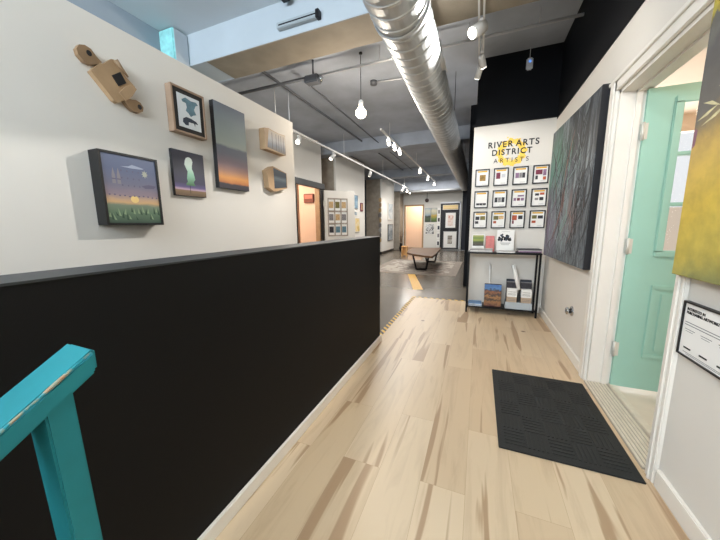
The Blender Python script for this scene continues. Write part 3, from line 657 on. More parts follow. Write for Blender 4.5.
MB().prism([(0.02, 0.03), (0.10, 0.0), (0.31, 0.055), (0.305, 0.205), (0.09, 0.24), (0.0, 0.19)], -0.06, 0, 'oak').build('block', o)
gradient_art('dark_sea', 0.24, [(0.0, (40, 46, 54)), (0.4, (58, 68, 78)), (0.55, (96, 106, 112)), (0.65, (60, 68, 80)), (1, (78, 86, 96))], 10, 0.15, (1, 1, 3))
MB().poly([(0.10, 0.03), (0.30, 0.06), (0.296, 0.2), (0.095, 0.225)], -0.0606, 'dark_sea').build('painted_face', o)

# wooden cutting-board assemblage, hung at a slant (about 45 degrees)
o = onpart('cutting_board_art', 'wooden paddle shaped wall piece with two handles and black square', 'wall art', 1.105, 2.005)
def rot(pts, a): return [(x * math.cos(a) - z * math.sin(a), x * math.sin(a) + z * math.cos(a)) for x, z in pts]
MB().prism([(-0.100, 0.004), (-0.006, -0.107), (0.012, -0.112), (0.05, -0.085), (0.085, -0.055), (0.118, -0.004), (0.112, 0.012), (0.072, 0.045), (0.020, 0.112), (0.004, 0.108), (-0.035, 0.066), (-0.052, 0.062)], -0.034, 0, 'oak').build('board', o)
mat('oak_dark', (142, 114, 84), 0.55, noise=(9, 0.16))
h1 = [(-0.05, 0.058), (-0.066, 0.050), (-0.092, 0.036), (-0.120, 0.040), (-0.142, 0.062), (-0.146, 0.088), (-0.132, 0.112), (-0.108, 0.122), (-0.082, 0.116), (-0.064, 0.092), (-0.040, 0.072)]
h2 = [(0.044, -0.084), (0.066, -0.112), (0.092, -0.128), (0.122, -0.130), (0.146, -0.114), (0.152, -0.090), (0.138, -0.068), (0.112, -0.060), (0.092, -0.066), (0.062, -0.066)]
for pts, hc in ((h1, (-0.094, 0.090)), (h2, (0.130, -0.094))):
    h = MB().prism(pts, -0.030, 0, 'oak_dark').build('handle', o)
    MB().disc(hc[0], hc[1], 0.012, 0.014, -0.0306, 'ink', 16).build('hole', h)
MB().prism([(-0.004, 0.022), (0.024, -0.022), (0.066, 0.010), (0.040, 0.058)], -0.040, -0.034, 'black_frame').build('black_square', o)
MB().tube([(0.02, -0.045, 0.108), (0.045, -0.047, 0.075), (0.075, -0.045, 0.044)], [0.013, 0.009, 0.005], 'oak_dark', 10).build('peg', o)
MB().prism([(0.02, -0.06), (0.052, -0.088), (0.088, -0.052), (0.118, -0.002), (0.085, 0.01), (0.05, -0.02)], -0.042, -0.034, 'oak').build('overlay', o)

# ------------------------------------------------------------------ right wall pictures
def abstract_art():
    m, nt, b = newmat('abstract_canvas', 0.5); L = nt.links.new; tc = N(nt, 'ShaderNodeTexCoord')
    mp = N(nt, 'ShaderNodeMapping'); mp.inputs['Scale'].default_value = (4.2, 1, 0.7); mp.inputs['Rotation'].default_value = (0, R(10), 0); L(tc.outputs['Object'], mp.inputs['Vector'])
    n1 = N(nt, 'ShaderNodeTexNoise', Scale=2.0, Detail=8, Roughness=0.66, Distortion=1.2); L(mp.outputs['Vector'], n1.inputs['Vector'])
    r1 = ramp(nt, [(0.32, (16, 19, 24)), (0.44, (46, 51, 58)), (0.50, (112, 122, 128)), (0.54, (50, 52, 62)), (0.60, (138, 150, 154)), (0.68, (60, 62, 72)), (0.85, (150, 156, 158))]); L(n1.outputs['Fac'], r1.inputs['Fac'])
    n2 = N(nt, 'ShaderNodeTexNoise', Scale=4.5, Detail=5, Roughness=0.6); L(tc.outputs['Object'], n2.inputs['Vector'])
    col = r1.outputs['Color']
    # soft blooms of paint: mint upper left, lilac lower left, pale strands low in the middle, rust at the right
    for (px, pz, rad, c, k) in ((0.28, 0.93, 0.42, (104, 160, 142), 0.75), (0.15, 0.30, 0.42, (132, 118, 146), 0.7), (0.55, 0.42, 0.36, (150, 160, 166), 0.55), (0.80, 0.42, 0.24, (140, 98, 88), 0.6), (0.92, 1.1, 0.45, (22, 25, 32), 0.8)):
        d_ = N(nt, 'ShaderNodeVectorMath', operation='DISTANCE'); d_.inputs[1].default_value = (px, -0.05, pz); L(tc.outputs['Object'], d_.inputs[0])
        a_ = N(nt, 'ShaderNodeMath', operation='MULTIPLY_ADD'); a_.inputs[1].default_value = 0.9; L(n1.outputs['Fac'], a_.inputs[0]); L(d_.outputs['Value'], a_.inputs[2])
        q_ = N(nt, 'ShaderNodeMapRange'); q_.inputs['From Min'].default_value = rad + 0.45; q_.inputs['From Max'].default_value = rad * 0.3 + 0.35; q_.inputs['To Min'].default_value = 0; q_.inputs['To Max'].default_value = k; L(a_.outputs[0], q_.inputs['Value'])
        mx = N(nt, 'ShaderNodeMixRGB'); mx.inputs['Color2'].default_value = lin(c) + (1,); L(q_.outputs[0], mx.inputs['Fac']); L(col, mx.inputs['Color1']); col = mx.outputs['Color']
    L(col, b.inputs['Base Color'])
abstract_art()
mat('stroke_pale', (132, 150, 152), 0.5, noise=(30, 0.3)); mat('stroke_mauve', (110, 96, 116), 0.5, noise=(30, 0.3)); mat('stroke_mint', (116, 160, 146), 0.5, noise=(30, 0.3)); mat('stroke_dark', (20, 24, 28), 0.5); mat('stroke_rust', (132, 84, 70), 0.5)
o = thing('large_painting', 'huge dark abstract canvas of grey green streaks on the right wall', 'painting', (0.757, 3.93, 0.84), R(-90) + math.atan2(0.055, 1.2))
Wd, Ht, Dp = 1.21, 1.33, 0.05
c = MB().box(0, Wd, -Dp + 0.002, 0, 0, Ht, 'canvas_edge').box(0.003, Wd - 0.003, -Dp, -Dp + 0.002, 0.003, Ht - 0.003, 'abstract_canvas')
rnd = random.Random(3)
for k in range(120):
    x = rnd.uniform(0.04, Wd - 0.15); z = rnd.uniform(0.03, Ht - 0.4); L_ = rnd.uniform(0.15, 0.55); bend = rnd.uniform(-0.22, 0.22); sl = rnd.uniform(-0.12, 0.3); wd = rnd.uniform(0.003, 0.013)
    up_, dn = [], []
    for i in range(9):
        t = i / 8; px = x + sl * t + bend * math.sin(t * 3.0) ; pz = z + L_ * t; ww = wd * math.sin(math.pi * (0.08 + 0.84 * t))
        px = min(max(px, 0.012), Wd - 0.012); pz = min(pz, Ht - 0.012)
        up_.append((px - ww, pz)); dn.append((px + ww, pz))
    mm = rnd.choice(['stroke_pale', 'stroke_pale', 'stroke_mauve', 'stroke_mint', 'stroke_dark', 'stroke_dark', 'stroke_dark', 'stroke_rust']) if x < 0.75 else 'stroke_dark'
    for i in range(8): c.add([(up_[i][0], -Dp - 0.0004 - k * 1e-5, up_[i][1]), (dn[i][0], -Dp - 0.0004 - k * 1e-5, dn[i][1]), (dn[i + 1][0], -Dp - 0.0004 - k * 1e-5, dn[i + 1][1]), (up_[i + 1][0], -Dp - 0.0004 - k * 1e-5, up_[i + 1][1])], [(0, 1, 2, 3)], mm)
c.build('canvas', o)

o = thing('yellow_painting', 'large yellow and charcoal abstract canvas hanging above the notice', 'painting', (0.80, 1.62, 0.985), R(-90))
Wd, Ht, Dp = 0.92, 1.22, 0.035
def yellow_art():
    m, nt, b = newmat('yellow_abstract', 0.5); L = nt.links.new; tc = N(nt, 'ShaderNodeTexCoord')
    sp = N(nt, 'ShaderNodeSeparateXYZ'); L(tc.outputs['Object'], sp.inputs[0])
    nz = N(nt, 'ShaderNodeTexNoise', Scale=5, Detail=7, Roughness=0.65, Distortion=0.6); L(tc.outputs['Object'], nz.inputs['Vector'])
    # vertical position, tilted, plus brush noise
    a = N(nt, 'ShaderNodeMath', operation='MULTIPLY_ADD'); a.inputs[1].default_value = -0.35; L(sp.outputs[0], a.inputs[0]); L(sp.outputs[2], a.inputs[2])
    k = N(nt, 'ShaderNodeMath', operation='MULTIPLY_ADD'); k.inputs[1].default_value = 0.22; L(nz.outputs['Fac'], k.inputs[0]); L(a.outputs[0], k.inputs[2])
    r = ramp(nt, [(0.05, (140, 140, 84)), (0.16, (204, 184, 84)), (0.36, (216, 184, 66)), (0.60, (204, 166, 72)), (0.68, (130, 110, 70)), (0.72, (86, 82, 76)), (0.95, (74, 74, 76)), (1.0, (92, 92, 88))])
    L(k.outputs[0], r.inputs['Fac'])
    g = N(nt, 'ShaderNodeMath', operation='GREATER_THAN'); g.inputs[1].default_value = 1.06; L(k.outputs[0], g.inputs[0])
    n2 = N(nt, 'ShaderNodeTexNoise', Scale=14, Detail=6); L(tc.outputs['Object'], n2.inputs['Vector'])
    r2 = ramp(nt, [(0.35, (150, 134, 40)), (0.65, (206, 190, 70))]); L(n2.outputs['Fac'], r2.inputs['Fac'])
    mx = N(nt, 'ShaderNodeMixRGB'); L(g.outputs[0], mx.inputs['Fac']); L(r.outputs['Color'], mx.inputs['Color1']); L(r2.outputs['Color'], mx.inputs['Color2'])
    r3 = ramp(nt, [(0.35, (214, 214, 210)), (0.65, (255, 255, 255))]); L(n2.outputs['Fac'], r3.inputs['Fac'])
    m3 = N(nt, 'ShaderNodeMixRGB', blend_type='MULTIPLY'); m3.inputs['Fac'].default_value = 0.8; L(mx.outputs['Color'], m3.inputs['Color1']); L(r3.outputs['Color'], m3.inputs['Color2'])
    L(m3.outputs['Color'], b.inputs['Base Color'])
yellow_art()
mat('olive_edge', (150, 134, 60), 0.6)
mat('pale_stroke', (196, 186, 140), 0.5, noise=(40, 0.25)); mat('plum_stroke', (120, 66, 92), 0.5)
c = MB().box(0, Wd, -Dp + 0.002, 0, 0, Ht, 'olive_edge').box(0.002, Wd - 0.002, -Dp, -Dp + 0.002, 0.002, Ht - 0.002, 'yellow_abstract')
for px, pz, l, s in ((0.01, 0.60, 0.11, 0.03), (0.04, 0.575, 0.14, 0.05), (0.03, 0.66, 0.1, -0.04), (0.1, 0.69, 0.12, 0.06), (0.16, 0.6, 0.1, 0.02)):
    c.poly([(px, pz), (px + l * 0.5, pz + s * 0.4 - 0.006), (px + l, pz + s), (px + l * 0.5, pz + s * 0.4 + 0.008)], -Dp - 0.0004, 'pale_stroke')
c.poly([(0.004, 0.50), (0.02, 0.51), (0.024, 0.565), (0.004, 0.575)], -Dp - 0.0003, 'plum_stroke')
c.build('canvas', o)

o = thing('notice_sign', 'black framed white notice about purchasing artwork under the yellow canvas', 'sign', (0.82, 1.588, 0.655), R(-90))
Wd, Ht = 0.40, 0.225
f = MB()
for a in ((0, 0.006, 0, Ht), (Wd - 0.006, Wd, 0, Ht), (0, Wd, 0, 0.006), (0, Wd, Ht - 0.006, Ht)): f.box(a[0], a[1], -0.018, 0, a[2], a[3], 'black_frame')
f.build('frame', o)
MB().box(0.006, Wd - 0.006, -0.012, -0.002, 0.006, Ht - 0.006, 'paper').build('panel', o)
text_part('heading', 'INTERESTED IN\nPURCHASING ARTWORK?', 'ink', o, 0.018, -0.0125, Ht - 0.034, 0.0150, 'LEFT', bold=0.0004)
tl = MB()
for i in range(2): tl.rect(0.018, 0.36 - 0.1 * i, Ht - 0.085 - i * 0.010, Ht - 0.082 - i * 0.010, -0.0125, 'ink_grey')
for k in range(4):
    x = 0.022 + k * 0.092
    tl.rect(x, x + 0.06, 0.112, 0.1145, -0.0125, 'ink_grey'); tl.rect(x + 0.005, x + 0.05, 0.104, 0.106, -0.0125, 'ink_grey')
    tl.rect(x + 0.008, x + 0.052, 0.033, 0.040, -0.0125, 'ink')
tl.rect(0.03, 0.37, 0.018, 0.020, -0.0125, 'ink_grey'); tl.rect(0.05, 0.32, 0.0125, 0.0145, -0.0125, 'ink_grey')
tl.build('small_print', o)

# ------------------------------------------------------------------ lettering on the sign wall
SY = 4.42
o = thing('wall_lettering', 'black lettering over a yellow paint splash high on the white wall', 'wall lettering', (0.34, SY, 2.12))
sp = MB(); n = 72; vs = []
rs = random.Random(5)
prev = 1
outer = []; inner = []
for i in range(n):
    a = 2 * math.pi * i / n
    tooth = 0.014 if (i // 3) % 2 == 0 else -0.004
    outer.append((0.168 + tooth + rs.uniform(-0.006, 0.006)) if True else 0); inner.append(0.10 + rs.uniform(-0.016, 0.012))
for i in range(n):
    a = 2 * math.pi * i / n; vs.append((outer[i] * math.cos(a), -0.0008, outer[i] * 0.98 * math.sin(a) + 0.0)); vs.append((inner[i] * math.cos(a), -0.0008, inner[i] * math.sin(a)))
sp.add(vs, [(2 * i, 2 * ((i + 1) % n), 2 * ((i + 1) % n) + 1, 2 * i + 1) for i in range(n)], 'splash_yellow')
for k in range(26):
    a = rs.uniform(0, 6.28); rr = rs.uniform(0.06, 0.20); s_ = rs.uniform(0.004, 0.013); sp.disc(rr * math.cos(a), rr * math.sin(a), s_, s_, -0.0008 - k * 1e-5, 'splash_yellow', 9)
sp.build('paint_splash', o)
text_part('lettering', 'RIVER', 'ink', o, -0.137, -0.003, 0.072, 0.105, space=1.22, sx=0.94, bold=0.0022)
text_part('lettering', 'ARTS', 'ink', o, 0.178, -0.003, 0.072, 0.105, space=1.22, sx=0.94, bold=0.0022)
text_part('lettering', 'DISTRICT', 'ink', o, 0.0, -0.003, -0.025, 0.100, space=1.22, sx=0.94, bold=0.0022)
text_part('lettering', 'ARTISTS', 'ink', o, 0.0, -0.003, -0.122, 0.078, space=1.65, sx=0.94)

# twelve framed artist sheets
mat('thumb_gold', (150, 116, 52), 0.6, noise=(40, 0.4)); mat('thumb_plum', (120, 44, 66), 0.6, noise=(40, 0.3)); mat('thumb_grey', (134, 130, 130), 0.6, noise=(60, 0.4)); mat('thumb_dark', (52, 50, 56), 0.6, noise=(60, 0.5)); mat('thumb_mauve', (140, 108, 138), 0.6, noise=(50, 0.3)); mat('thumb_rust', (176, 82, 52), 0.6, noise=(50, 0.35)); mat('thumb_sand', (198, 166, 120), 0.6, noise=(40, 0.3)); mat('thumb_olive', (112, 104, 56), 0.6, noise=(40, 0.35)); mat('thumb_pale', (204, 204, 208), 0.6)
FW, FH = 0.178, 0.228
rown = ('top', 'middle', 'bottom'); coln = ('first', 'second', 'third', 'fourth')
# thumbnails: (x0, x1, z0, z1, material) in fractions of the sheet
TH = {(0, 0): [(.28, .78, .30, .70, 'thumb_gold')], (0, 1): [(.12, .45, .38, .78, 'thumb_plum'), (.55, .85, .45, .68, 'thumb_pale')], (0, 2): [(.12, .4, .36, .68, 'thumb_mauve'), (.42, .62, .36, .68, 'thumb_grey'), (.64, .86, .36, .68, 'thumb_dark')], (0, 3): [(.12, .62, .5, .8, 'thumb_plum'), (.66, .9, .42, .8, 'thumb_mauve'), (.12, .3, .2, .44, 'thumb_dark'), (.68, .9, .16, .36, 'thumb_rust')],
      (1, 0): [(.1, .36, .12, .26, 'thumb_dark'), (.38, .64, .12, .26, 'thumb_dark'), (.66, .92, .12, .26, 'thumb_dark')], (1, 1): [(.1, .34, .28, .6, 'thumb_dark'), (.38, .62, .28, .6, 'thumb_grey'), (.66, .9, .28, .6, 'thumb_dark')], (1, 2): [(.1, .3, .34, .52, 'thumb_mauve'), (.36, .6, .34, .52, 'thumb_plum'), (.66, .9, .34, .52, 'thumb_mauve'), (.4, .9, .6, .7, 'thumb_mauve')], (1, 3): [(.2, .5, .62, .76, 'thumb_dark'), (.56, .88, .66, .8, 'thumb_rust'), (.2, .46, .34, .48, 'thumb_grey'), (.54, .84, .32, .52, 'thumb_dark')],
      (2, 0): [(.1, .44, .5, .74, 'thumb_dark'), (.5, .92, .5, .76, 'thumb_olive'), (.08, .36, .24, .42, 'thumb_dark')], (2, 1): [(.1, .5, .5, .76, 'thumb_olive'), (.52, .92, .54, .76, 'thumb_sand'), (.1, .34, .26, .42, 'thumb_rust')], (2, 2): [(.08, .46, .46, .78, 'thumb_rust'), (.56, .9, .52, .76, 'thumb_dark'), (.1, .24, .22, .44, 'thumb_plum')], (2, 3): [(.1, .46, .54, .76, 'thumb_olive'), (.54, .92, .54, .74, 'thumb_dark'), (.1, .4, .26, .42, 'thumb_rust')]}
for r_ in range(3):
    for c_ in range(4):
        x0 = -0.083 + c_ * 0.2285; z0 = (1.702, 1.416, 1.140)[r_]
        o = thing('framed_sheet', 'black framed artist sheet, %s from the left in the %s row' % (coln[c_], rown[r_]), 'framed sheet', (x0, SY, z0), 0, 'framed artist sheets on the sign wall')
        f = MB(); b_ = 0.014
        for a in ((0, b_, 0, FH), (FW - b_, FW, 0, FH), (b_, FW - b_, 0, b_), (b_, FW - b_, FH - b_, FH)): f.box(a[0], a[1], -0.02, 0, a[2], a[3], 'black_frame')
        f.build('frame', o)
        s = MB().box(b_, FW - b_, -0.010, -0.001, b_, FH - b_, 'paper'); sw, sh = FW - 2 * b_, FH - 2 * b_
        s.rect(b_ + sw * 0.12, b_ + sw * 0.9, b_ + sh * 0.86, b_ + sh * 0.96, -0.0104, 'ochre')
        for (u0, u1, v0, v1, m_) in TH[(r_, c_)]: s.rect(b_ + sw * u0, b_ + sw * u1, b_ + sh * v0, b_ + sh * v1, -0.0106, m_)
        for q in range(2): s.rect(b_ + sw * 0.5, b_ + sw * 0.88, b_ + sh * (0.06 + 0.04 * q), b_ + sh * (0.075 + 0.04 * q), -0.0104, 'paper_grey')
        s.build('sheet', o)

# ------------------------------------------------------------------ console table under the sheets
ct = thing('console_table', 'narrow black metal console table under the framed sheets', 'table', (0.305, 4.27, 0))
X0, X1, Y0, Y1 = -0.428, 0.43, -0.125, 0.125; tk = 0.022
for sx in (X0, X1 - tk):
    for sy in (Y0, Y1 - tk): MB().box(sx, sx + tk, sy, sy + tk, 0, 0.81, 'black_metal').build('leg', ct)
mat('grey_top', (96, 92, 90), 0.4)
MB().bbox(X0 - 0.005, X1 + 0.005, Y0 - 0.005, Y1, 0.81, 0.832, 'black_metal', 0.003).build('tabletop', ct)
MB().box(X0 + tk, X1 - tk, Y0 + 0.002, Y1 - 0.002, 0.075, 0.095, 'black_metal').build('shelf', ct)
TZ = 0.832; SZ = 0.095; TX, TYf = 0.305, 4.145
# on top
gradient_art('meadow_card', 0.155, [(0.0, (70, 62, 54)), (0.3, (60, 58, 50)), (0.42, (112, 130, 62)), (0.7, (150, 160, 70)), (0.8, (96, 124, 74)), (1, (206, 196, 150))], 14, 0.12, (1, 1, 3))
def card_stand(name, label, cat, x, y, wd, ht, face, group=None, tilt=14):
    o = thing(name, label, cat, (x, y, TZ)); o.rotation_euler = (0, 0, R(random.uniform(-4, 4)))
    t = math.tan(R(tilt)); 
    MB().add([(-wd / 2, 0, 0), (wd / 2, 0, 0), (wd / 2, t * ht, ht), (-wd / 2, t * ht, ht), (-wd / 2, 0.003, 0), (wd / 2, 0.003, 0), (wd / 2, t * ht + 0.003, ht), (-wd / 2, t * ht + 0.003, ht)],
             [(0, 1, 2, 3), (4, 7, 6, 5), (0, 4, 5, 1), (3, 2, 6, 7), (0, 3, 7, 4), (1, 5, 6, 2)], face).build('card', o)
    MB().add([(-0.01, 0.004, 0), (0.01, 0.004, 0), (0, t * ht * 0.8 + 0.004, ht * 0.8), (-0.01, 0.07, 0), (0.01, 0.07, 0)], [(0, 1, 2), (3, 2, 4), (0, 2, 3), (1, 4, 2), (0, 3, 4, 1)], 'paper_grey').build('easel_back', o)
    return o, t
# leaflet pile under the cards
def pile(label, x, y, wd, dp, nn, th_, mats_, group, rz=0.0, z=TZ, name='leaflet_pile'):
    o = thing(name, label, 'leaflets', (x, y, z), rz, group)
    for i in range(nn):
        dx, dy = random.uniform(-0.006, 0.006), random.uniform(-0.006, 0.006)
        MB().box(-wd / 2 + dx, wd / 2 + dx, -dp / 2 + dy, dp / 2 + dy, i * th_, (i + 1) * th_, mats_[i % len(mats_)]).build('leaflet', o)
    return o
pile('wide low pile of pale leaflets at the left end of console table', 0.04, 4.215, 0.27, 0.12, 4, 0.011, ['paper_grey', 'paper', 'thumb_grey'], 'leaflet piles on the console table')
pile('flat pile of dark brochures at the right end of console table', 0.60, 4.24, 0.255, 0.17, 4, 0.012, ['thumb_dark', 'thumb_mauve', 'paper_grey', 'thumb_dark'], 'leaflet piles on the console table', 0.06)
pile('thin white leaflets in front of the standing tree card on table', 0.33, 4.19, 0.21, 0.09, 2, 0.012, ['paper', 'paper_grey'], 'leaflet piles on the console table')
o, t = card_stand('display_card', 'green and dark landscape card standing at the left of console', 'card', 0.0, 4.30, 0.155, 0.225, 'paper', 'cards standing on the console table')
gradient_art('meadow', 0.225, [(0.30, (60, 56, 50)), (0.45, (84, 76, 62)), (0.55, (70, 84, 48)), (0.66, (150, 158, 72)), (0.78, (108, 132, 66)), (0.92, (160, 162, 96)), (1, (206, 200, 160))], 14, 0.1, (1, 1, 3))
MB().add([(-0.07, t * 0.07 - 0.0006, 0.07), (0.07, t * 0.07 - 0.0006, 0.07), (0.07, t * 0.215 - 0.0006, 0.215), (-0.07, t * 0.215 - 0.0006, 0.215)], [(0, 1, 2, 3)], 'meadow').build('picture', o)
mat('pink_card', (206, 122, 118), 0.6, noise=(20, 0.15))
card_stand('display_card', 'small pink card standing between the green and tree cards', 'card', 0.15, 4.32, 0.11, 0.205, 'pink_card', 'cards standing on the console table')
o, t = card_stand('display_card', 'tall white card with a dark tree group standing mid console', 'card', 0.328, 4.275, 0.205, 0.285, 'paper', 'cards standing on the console table', 10)
tr = MB(); rs = random.Random(9)
for k in range(34):
    x = rs.uniform(-0.078, 0.078); z = 0.158 + rs.uniform(0, 0.075) * (1 - abs(x) / 0.09) ** 0.6 + rs.uniform(-0.014, 0.014); s_ = rs.uniform(0.009, 0.018)
    n_ = 8; tr.add([(x + s_ * math.cos(2 * math.pi * i / n_), t * (z + s_ * math.sin(2 * math.pi * i / n_)) - 0.0008 - k * 1e-5, z + s_ * math.sin(2 * math.pi * i / n_)) for i in range(n_)], [tuple(range(n_))], 'ink' if k % 3 else 'print_navy')
for z, h_, w_ in ((0.112, 0.006, 0.06), (0.10, 0.003, 0.05), (0.09, 0.003, 0.045), (0.262, 0.003, 0.05)): tr.add([(-w_, t * z - 0.0008, z), (w_, t * z - 0.0008, z), (w_, t * (z + h_) - 0.0008, z + h_), (-w_, t * (z + h_) - 0.0008, z + h_)], [(0, 1, 2, 3)], 'ink_grey')
tr.build('tree_picture', o)
# on the shelf
mat('blue_mag', (92, 128, 168), 0.5, noise=(14, 0.4)); mat('pale_mag', (206, 210, 214), 0.5, noise=(20, 0.15))
o = pile('low pile of blue and white leaflets at left of lower shelf', 0.0, 4.225, 0.17, 0.16, 4, 0.010, ['pale_mag', 'blue_mag'], 'leaflets on the lower shelf', 0.0, SZ)
gradient_art('magazine_cover', 0.30, [(0.0, (84, 40, 34)), (0.18, (150, 104, 60)), (0.28, (40, 34, 32)), (0.40, (170, 120, 70)), (0.5, (40, 38, 40)), (0.62, (150, 96, 60)), (0.72, (40, 44, 56)), (0.78, (84, 126, 176)), (1.0, (62, 100, 160))], 26, 0.5)
o = thing('magazine_stack', 'upright colourful magazines with a blue banner on lower shelf', 'magazines', (0.215, 4.20, SZ), 0)
for i in range(4):
    dy = i * 0.016
    MB().add([(-0.105, dy, 0), (0.105, dy, 0), (0.105, dy + 0.05, 0.29), (-0.105, dy + 0.05, 0.29), (-0.105, dy + 0.012, 0), (0.105, dy + 0.012, 0), (0.105, dy + 0.062, 0.29), (-0.105, dy + 0.062, 0.29)],
             [(0, 1, 2, 3), (4, 7, 6, 5), (0, 4, 5, 1), (3, 2, 6, 7), (0, 3, 7, 4), (1, 5, 6, 2)], 'magazine_cover' if i == 0 else 'thumb_dark').build('magazine', o)
# grey tray with card stacks
mat('tray_grey', (176, 184, 190), 0.5)
o = thing('card_tray', 'pale grey open tray holding card stacks on the lower shelf', 'tray', (0.52, 4.245, SZ))
MB().box(-0.155, 0.155, -0.085, 0.085, 0.0, 0.006, 'tray_grey').build('base', o)
for a in ((-0.155, 0.155, -0.09, -0.085, 0.09), (-0.155, 0.155, 0.085, 0.09, 0.09), (-0.155, -0.15, -0.085, 0.085, 0.09), (0.15, 0.155, -0.085, 0.085, 0.09)): MB().box(a[0], a[1], a[2], a[3], 0, a[4], 'tray_grey').build('side', o)
mat('tan_box', (190, 166, 142), 0.7); 
for (dx, lb) in ((-0.08, 'left white and tan pack standing in the grey tray'), (0.085, 'right white and tan pack standing in the grey tray')):
    q = thing('card_pack', lb, 'card pack', (0.52 + dx, 4.205, SZ + 0.007), 0, 'card packs in the grey tray')
    MB().bbox(-0.058, 0.058, -0.035, 0.035, 0, 0.15, 'tan_box', 0.002).build('box', q)
    MB().bbox(-0.059, 0.059, -0.036, 0.036, 0.15, 0.255, 'paper', 0.002).build('lid', q)
    l = MB()
    for z in (0.10, 0.12, 0.175, 0.19, 0.215): l.rect(-0.045, 0.045, z, z + 0.005, -0.0365, 'ink_grey' if z < 0.15 else 'thumb_grey')
    l.build('print', q)
for dx, lb in ((-0.08, 'dark brochure bundle behind the left tan pack on shelf'), (0.085, 'dark brochure bundle behind the right tan pack on shelf')):
    q = thing('brochure_bundle', lb, 'brochures', (0.52 + dx, 4.272, SZ + 0.007), 0, 'brochure bundles behind the packs')
    for i in range(4): MB().box(-0.065, 0.065, -0.034 + i * 0.018, -0.020 + i * 0.018, 0, 0.33 + 0.012 * i, ('thumb_dark', 'thumb_grey', 'print_navy', 'thumb_dark')[i]).build('brochure', q)
tag(MB().bbox(0.505, 0.54, 4.17, 4.24, SZ + 0.007, SZ + 0.2, 'black_frame', 0.003).build('black_divider'), 'black upright divider between the two tan packs', 'divider')
tag(MB().tube([(0.512, 4.150, SZ + 0.262), (0.44, 4.240, SZ + 0.57)], 0.021, 'paper', 14).build('paper_roll'), 'white paper roll leaning among the brochures inside the console', 'paper roll')
tag(MB().tube([(0.18, 4.325, SZ), (0.165, 4.362, SZ + 0.56)], 0.008, 'paper', 10).build('thin_stick'), 'thin white stick leaning behind the magazines in the console', 'stick')

# ------------------------------------------------------------------ gallery furnishings
rg = thing('persian_rug', 'large worn grey taupe patterned rug under the live-edge bench', 'rug', (-1.6, 8.5, -0.012))
MB().plan([(-1.1, -1.45), (1.15, -1.45), (1.16, 1.4), (-1.15, 1.4)], 0, 0.006, 'rug_border').build('border', rg)
MB().plan([(-0.9, -1.2), (0.95, -1.2), (0.96, 1.15), (-0.95, 1.15)], 0.006, 0.008, 'persian_rug').build('field', rg)
bt = thing('wooden_bench', 'live-edge wooden bench on black metal legs standing on the rug', 'bench', (-1.45, 8.45, -0.004))
sl = [(-0.36, -0.60), (-0.10, -0.98), (0.22, -1.28), (0.45, -1.42), (0.44, -0.8), (0.40, -0.1), (0.38, 0.6), (0.33, 1.28), (-0.1, 1.18), (-0.52, 1.08), (-0.48, 0.5), (-0.44, -0.1)]
MB().plan(sl, 0.405, 0.45, 'walnut').build('slab', bt)
for yy in (-0.75, 0.95):
    l = MB()
    for a, b_ in (((-0.16, yy, 0.40), (-0.06, yy - 0.02, 0.028)), ((0.26, yy, 0.40), (0.20, yy, 0.028)), ((-0.06, yy - 0.02, 0.028), (0.20, yy, 0.028)), ((-0.16, yy, 0.398), (0.26, yy, 0.398))): l.tube([a, b_], 0.026, 'black_metal', 4, smooth=False)
    l.build('leg', bt)
st = thing('low_stool', 'small pale wooden stool beyond the rug by the lit doorway', 'stool', (-2.62, 11.0, -0.012))
mat('pale_oak', (228, 176, 112), 0.5, noise=(9, 0.1))
MB().bbox(-0.12, 0.12, -0.10, 0.10, 0.36, 0.40, 'pale_oak', 0.015).build('seat', st)
for sx in (-1, 1): MB().bbox(sx * 0.085 - 0.02, sx * 0.085 + 0.02, -0.09, 0.09, 0, 0.365, 'pale_oak', 0.006).build('side_panel', st)
MB().bbox(-0.08, 0.08, 0.06, 0.085, 0.03, 0.36, 'pale_oak', 0.004).build('back_panel', st)

# open white glazed door against the side-room doorway
gd = bpy.data.objects.new('door_2', None); COL.objects.link(gd); gd['kind'] = 'structure'; gd.location = (-3.69, 6.66, 0.0); gd.rotation_euler = (0, 0, R(50))
W = 0.86; Hd = 2.08; gx0, gx1, gz0, gz1 = 0.10, 0.64, 0.93, 1.88
lf = MB()
for a in ((0, W, 0.01, gz0), (0, W, gz1, Hd), (0, gx0, gz0, gz1), (gx1, W, gz0, gz1)): lf.box(a[0], a[1], -0.02, 0.02, a[2], a[3], 'trim_white')
lf.build('door_leaf', gd)
mu = MB()
for k in range(4):
    z = gz0 + (gz1 - gz0) * k / 3; mu.box(gx0 - 0.01, gx1 + 0.01, -0.028, 0.024, z - 0.014, z + 0.014, 'pier_tan')
    x = gx0 + (gx1 - gx0) * k / 3; mu.box(x - 0.014, x + 0.014, -0.028, 0.024, gz0, gz1, 'pier_tan')
mu.build('muntins', gd)
noise_art('postcards', [(0.30, (40, 46, 50)), (0.42, (90, 108, 104)), (0.5, (206, 204, 196)), (0.58, (170, 140, 96)), (0.66, (120, 150, 150)), (0.8, (226, 226, 222))], 5.5, (1, 1, 1), 0.8)
MB().box(gx0, gx1, -0.006, 0.006, gz0, gz1, 'clear_glass').build('glass_pane', gd)
for z in (0.35, 1.75): MB().box(-0.03, 0.03, -0.026, -0.02, z - 0.07, z + 0.07, 'hinge_metal').build('hinge', gd)
rs = random.Random(21)
pc = ['thumb_dark', 'thumb_grey', 'thumb_sand', 'print_teal', 'thumb_sand', 'thumb_olive', 'print_teal', 'thumb_grey', 'thumb_sand']
q = 0
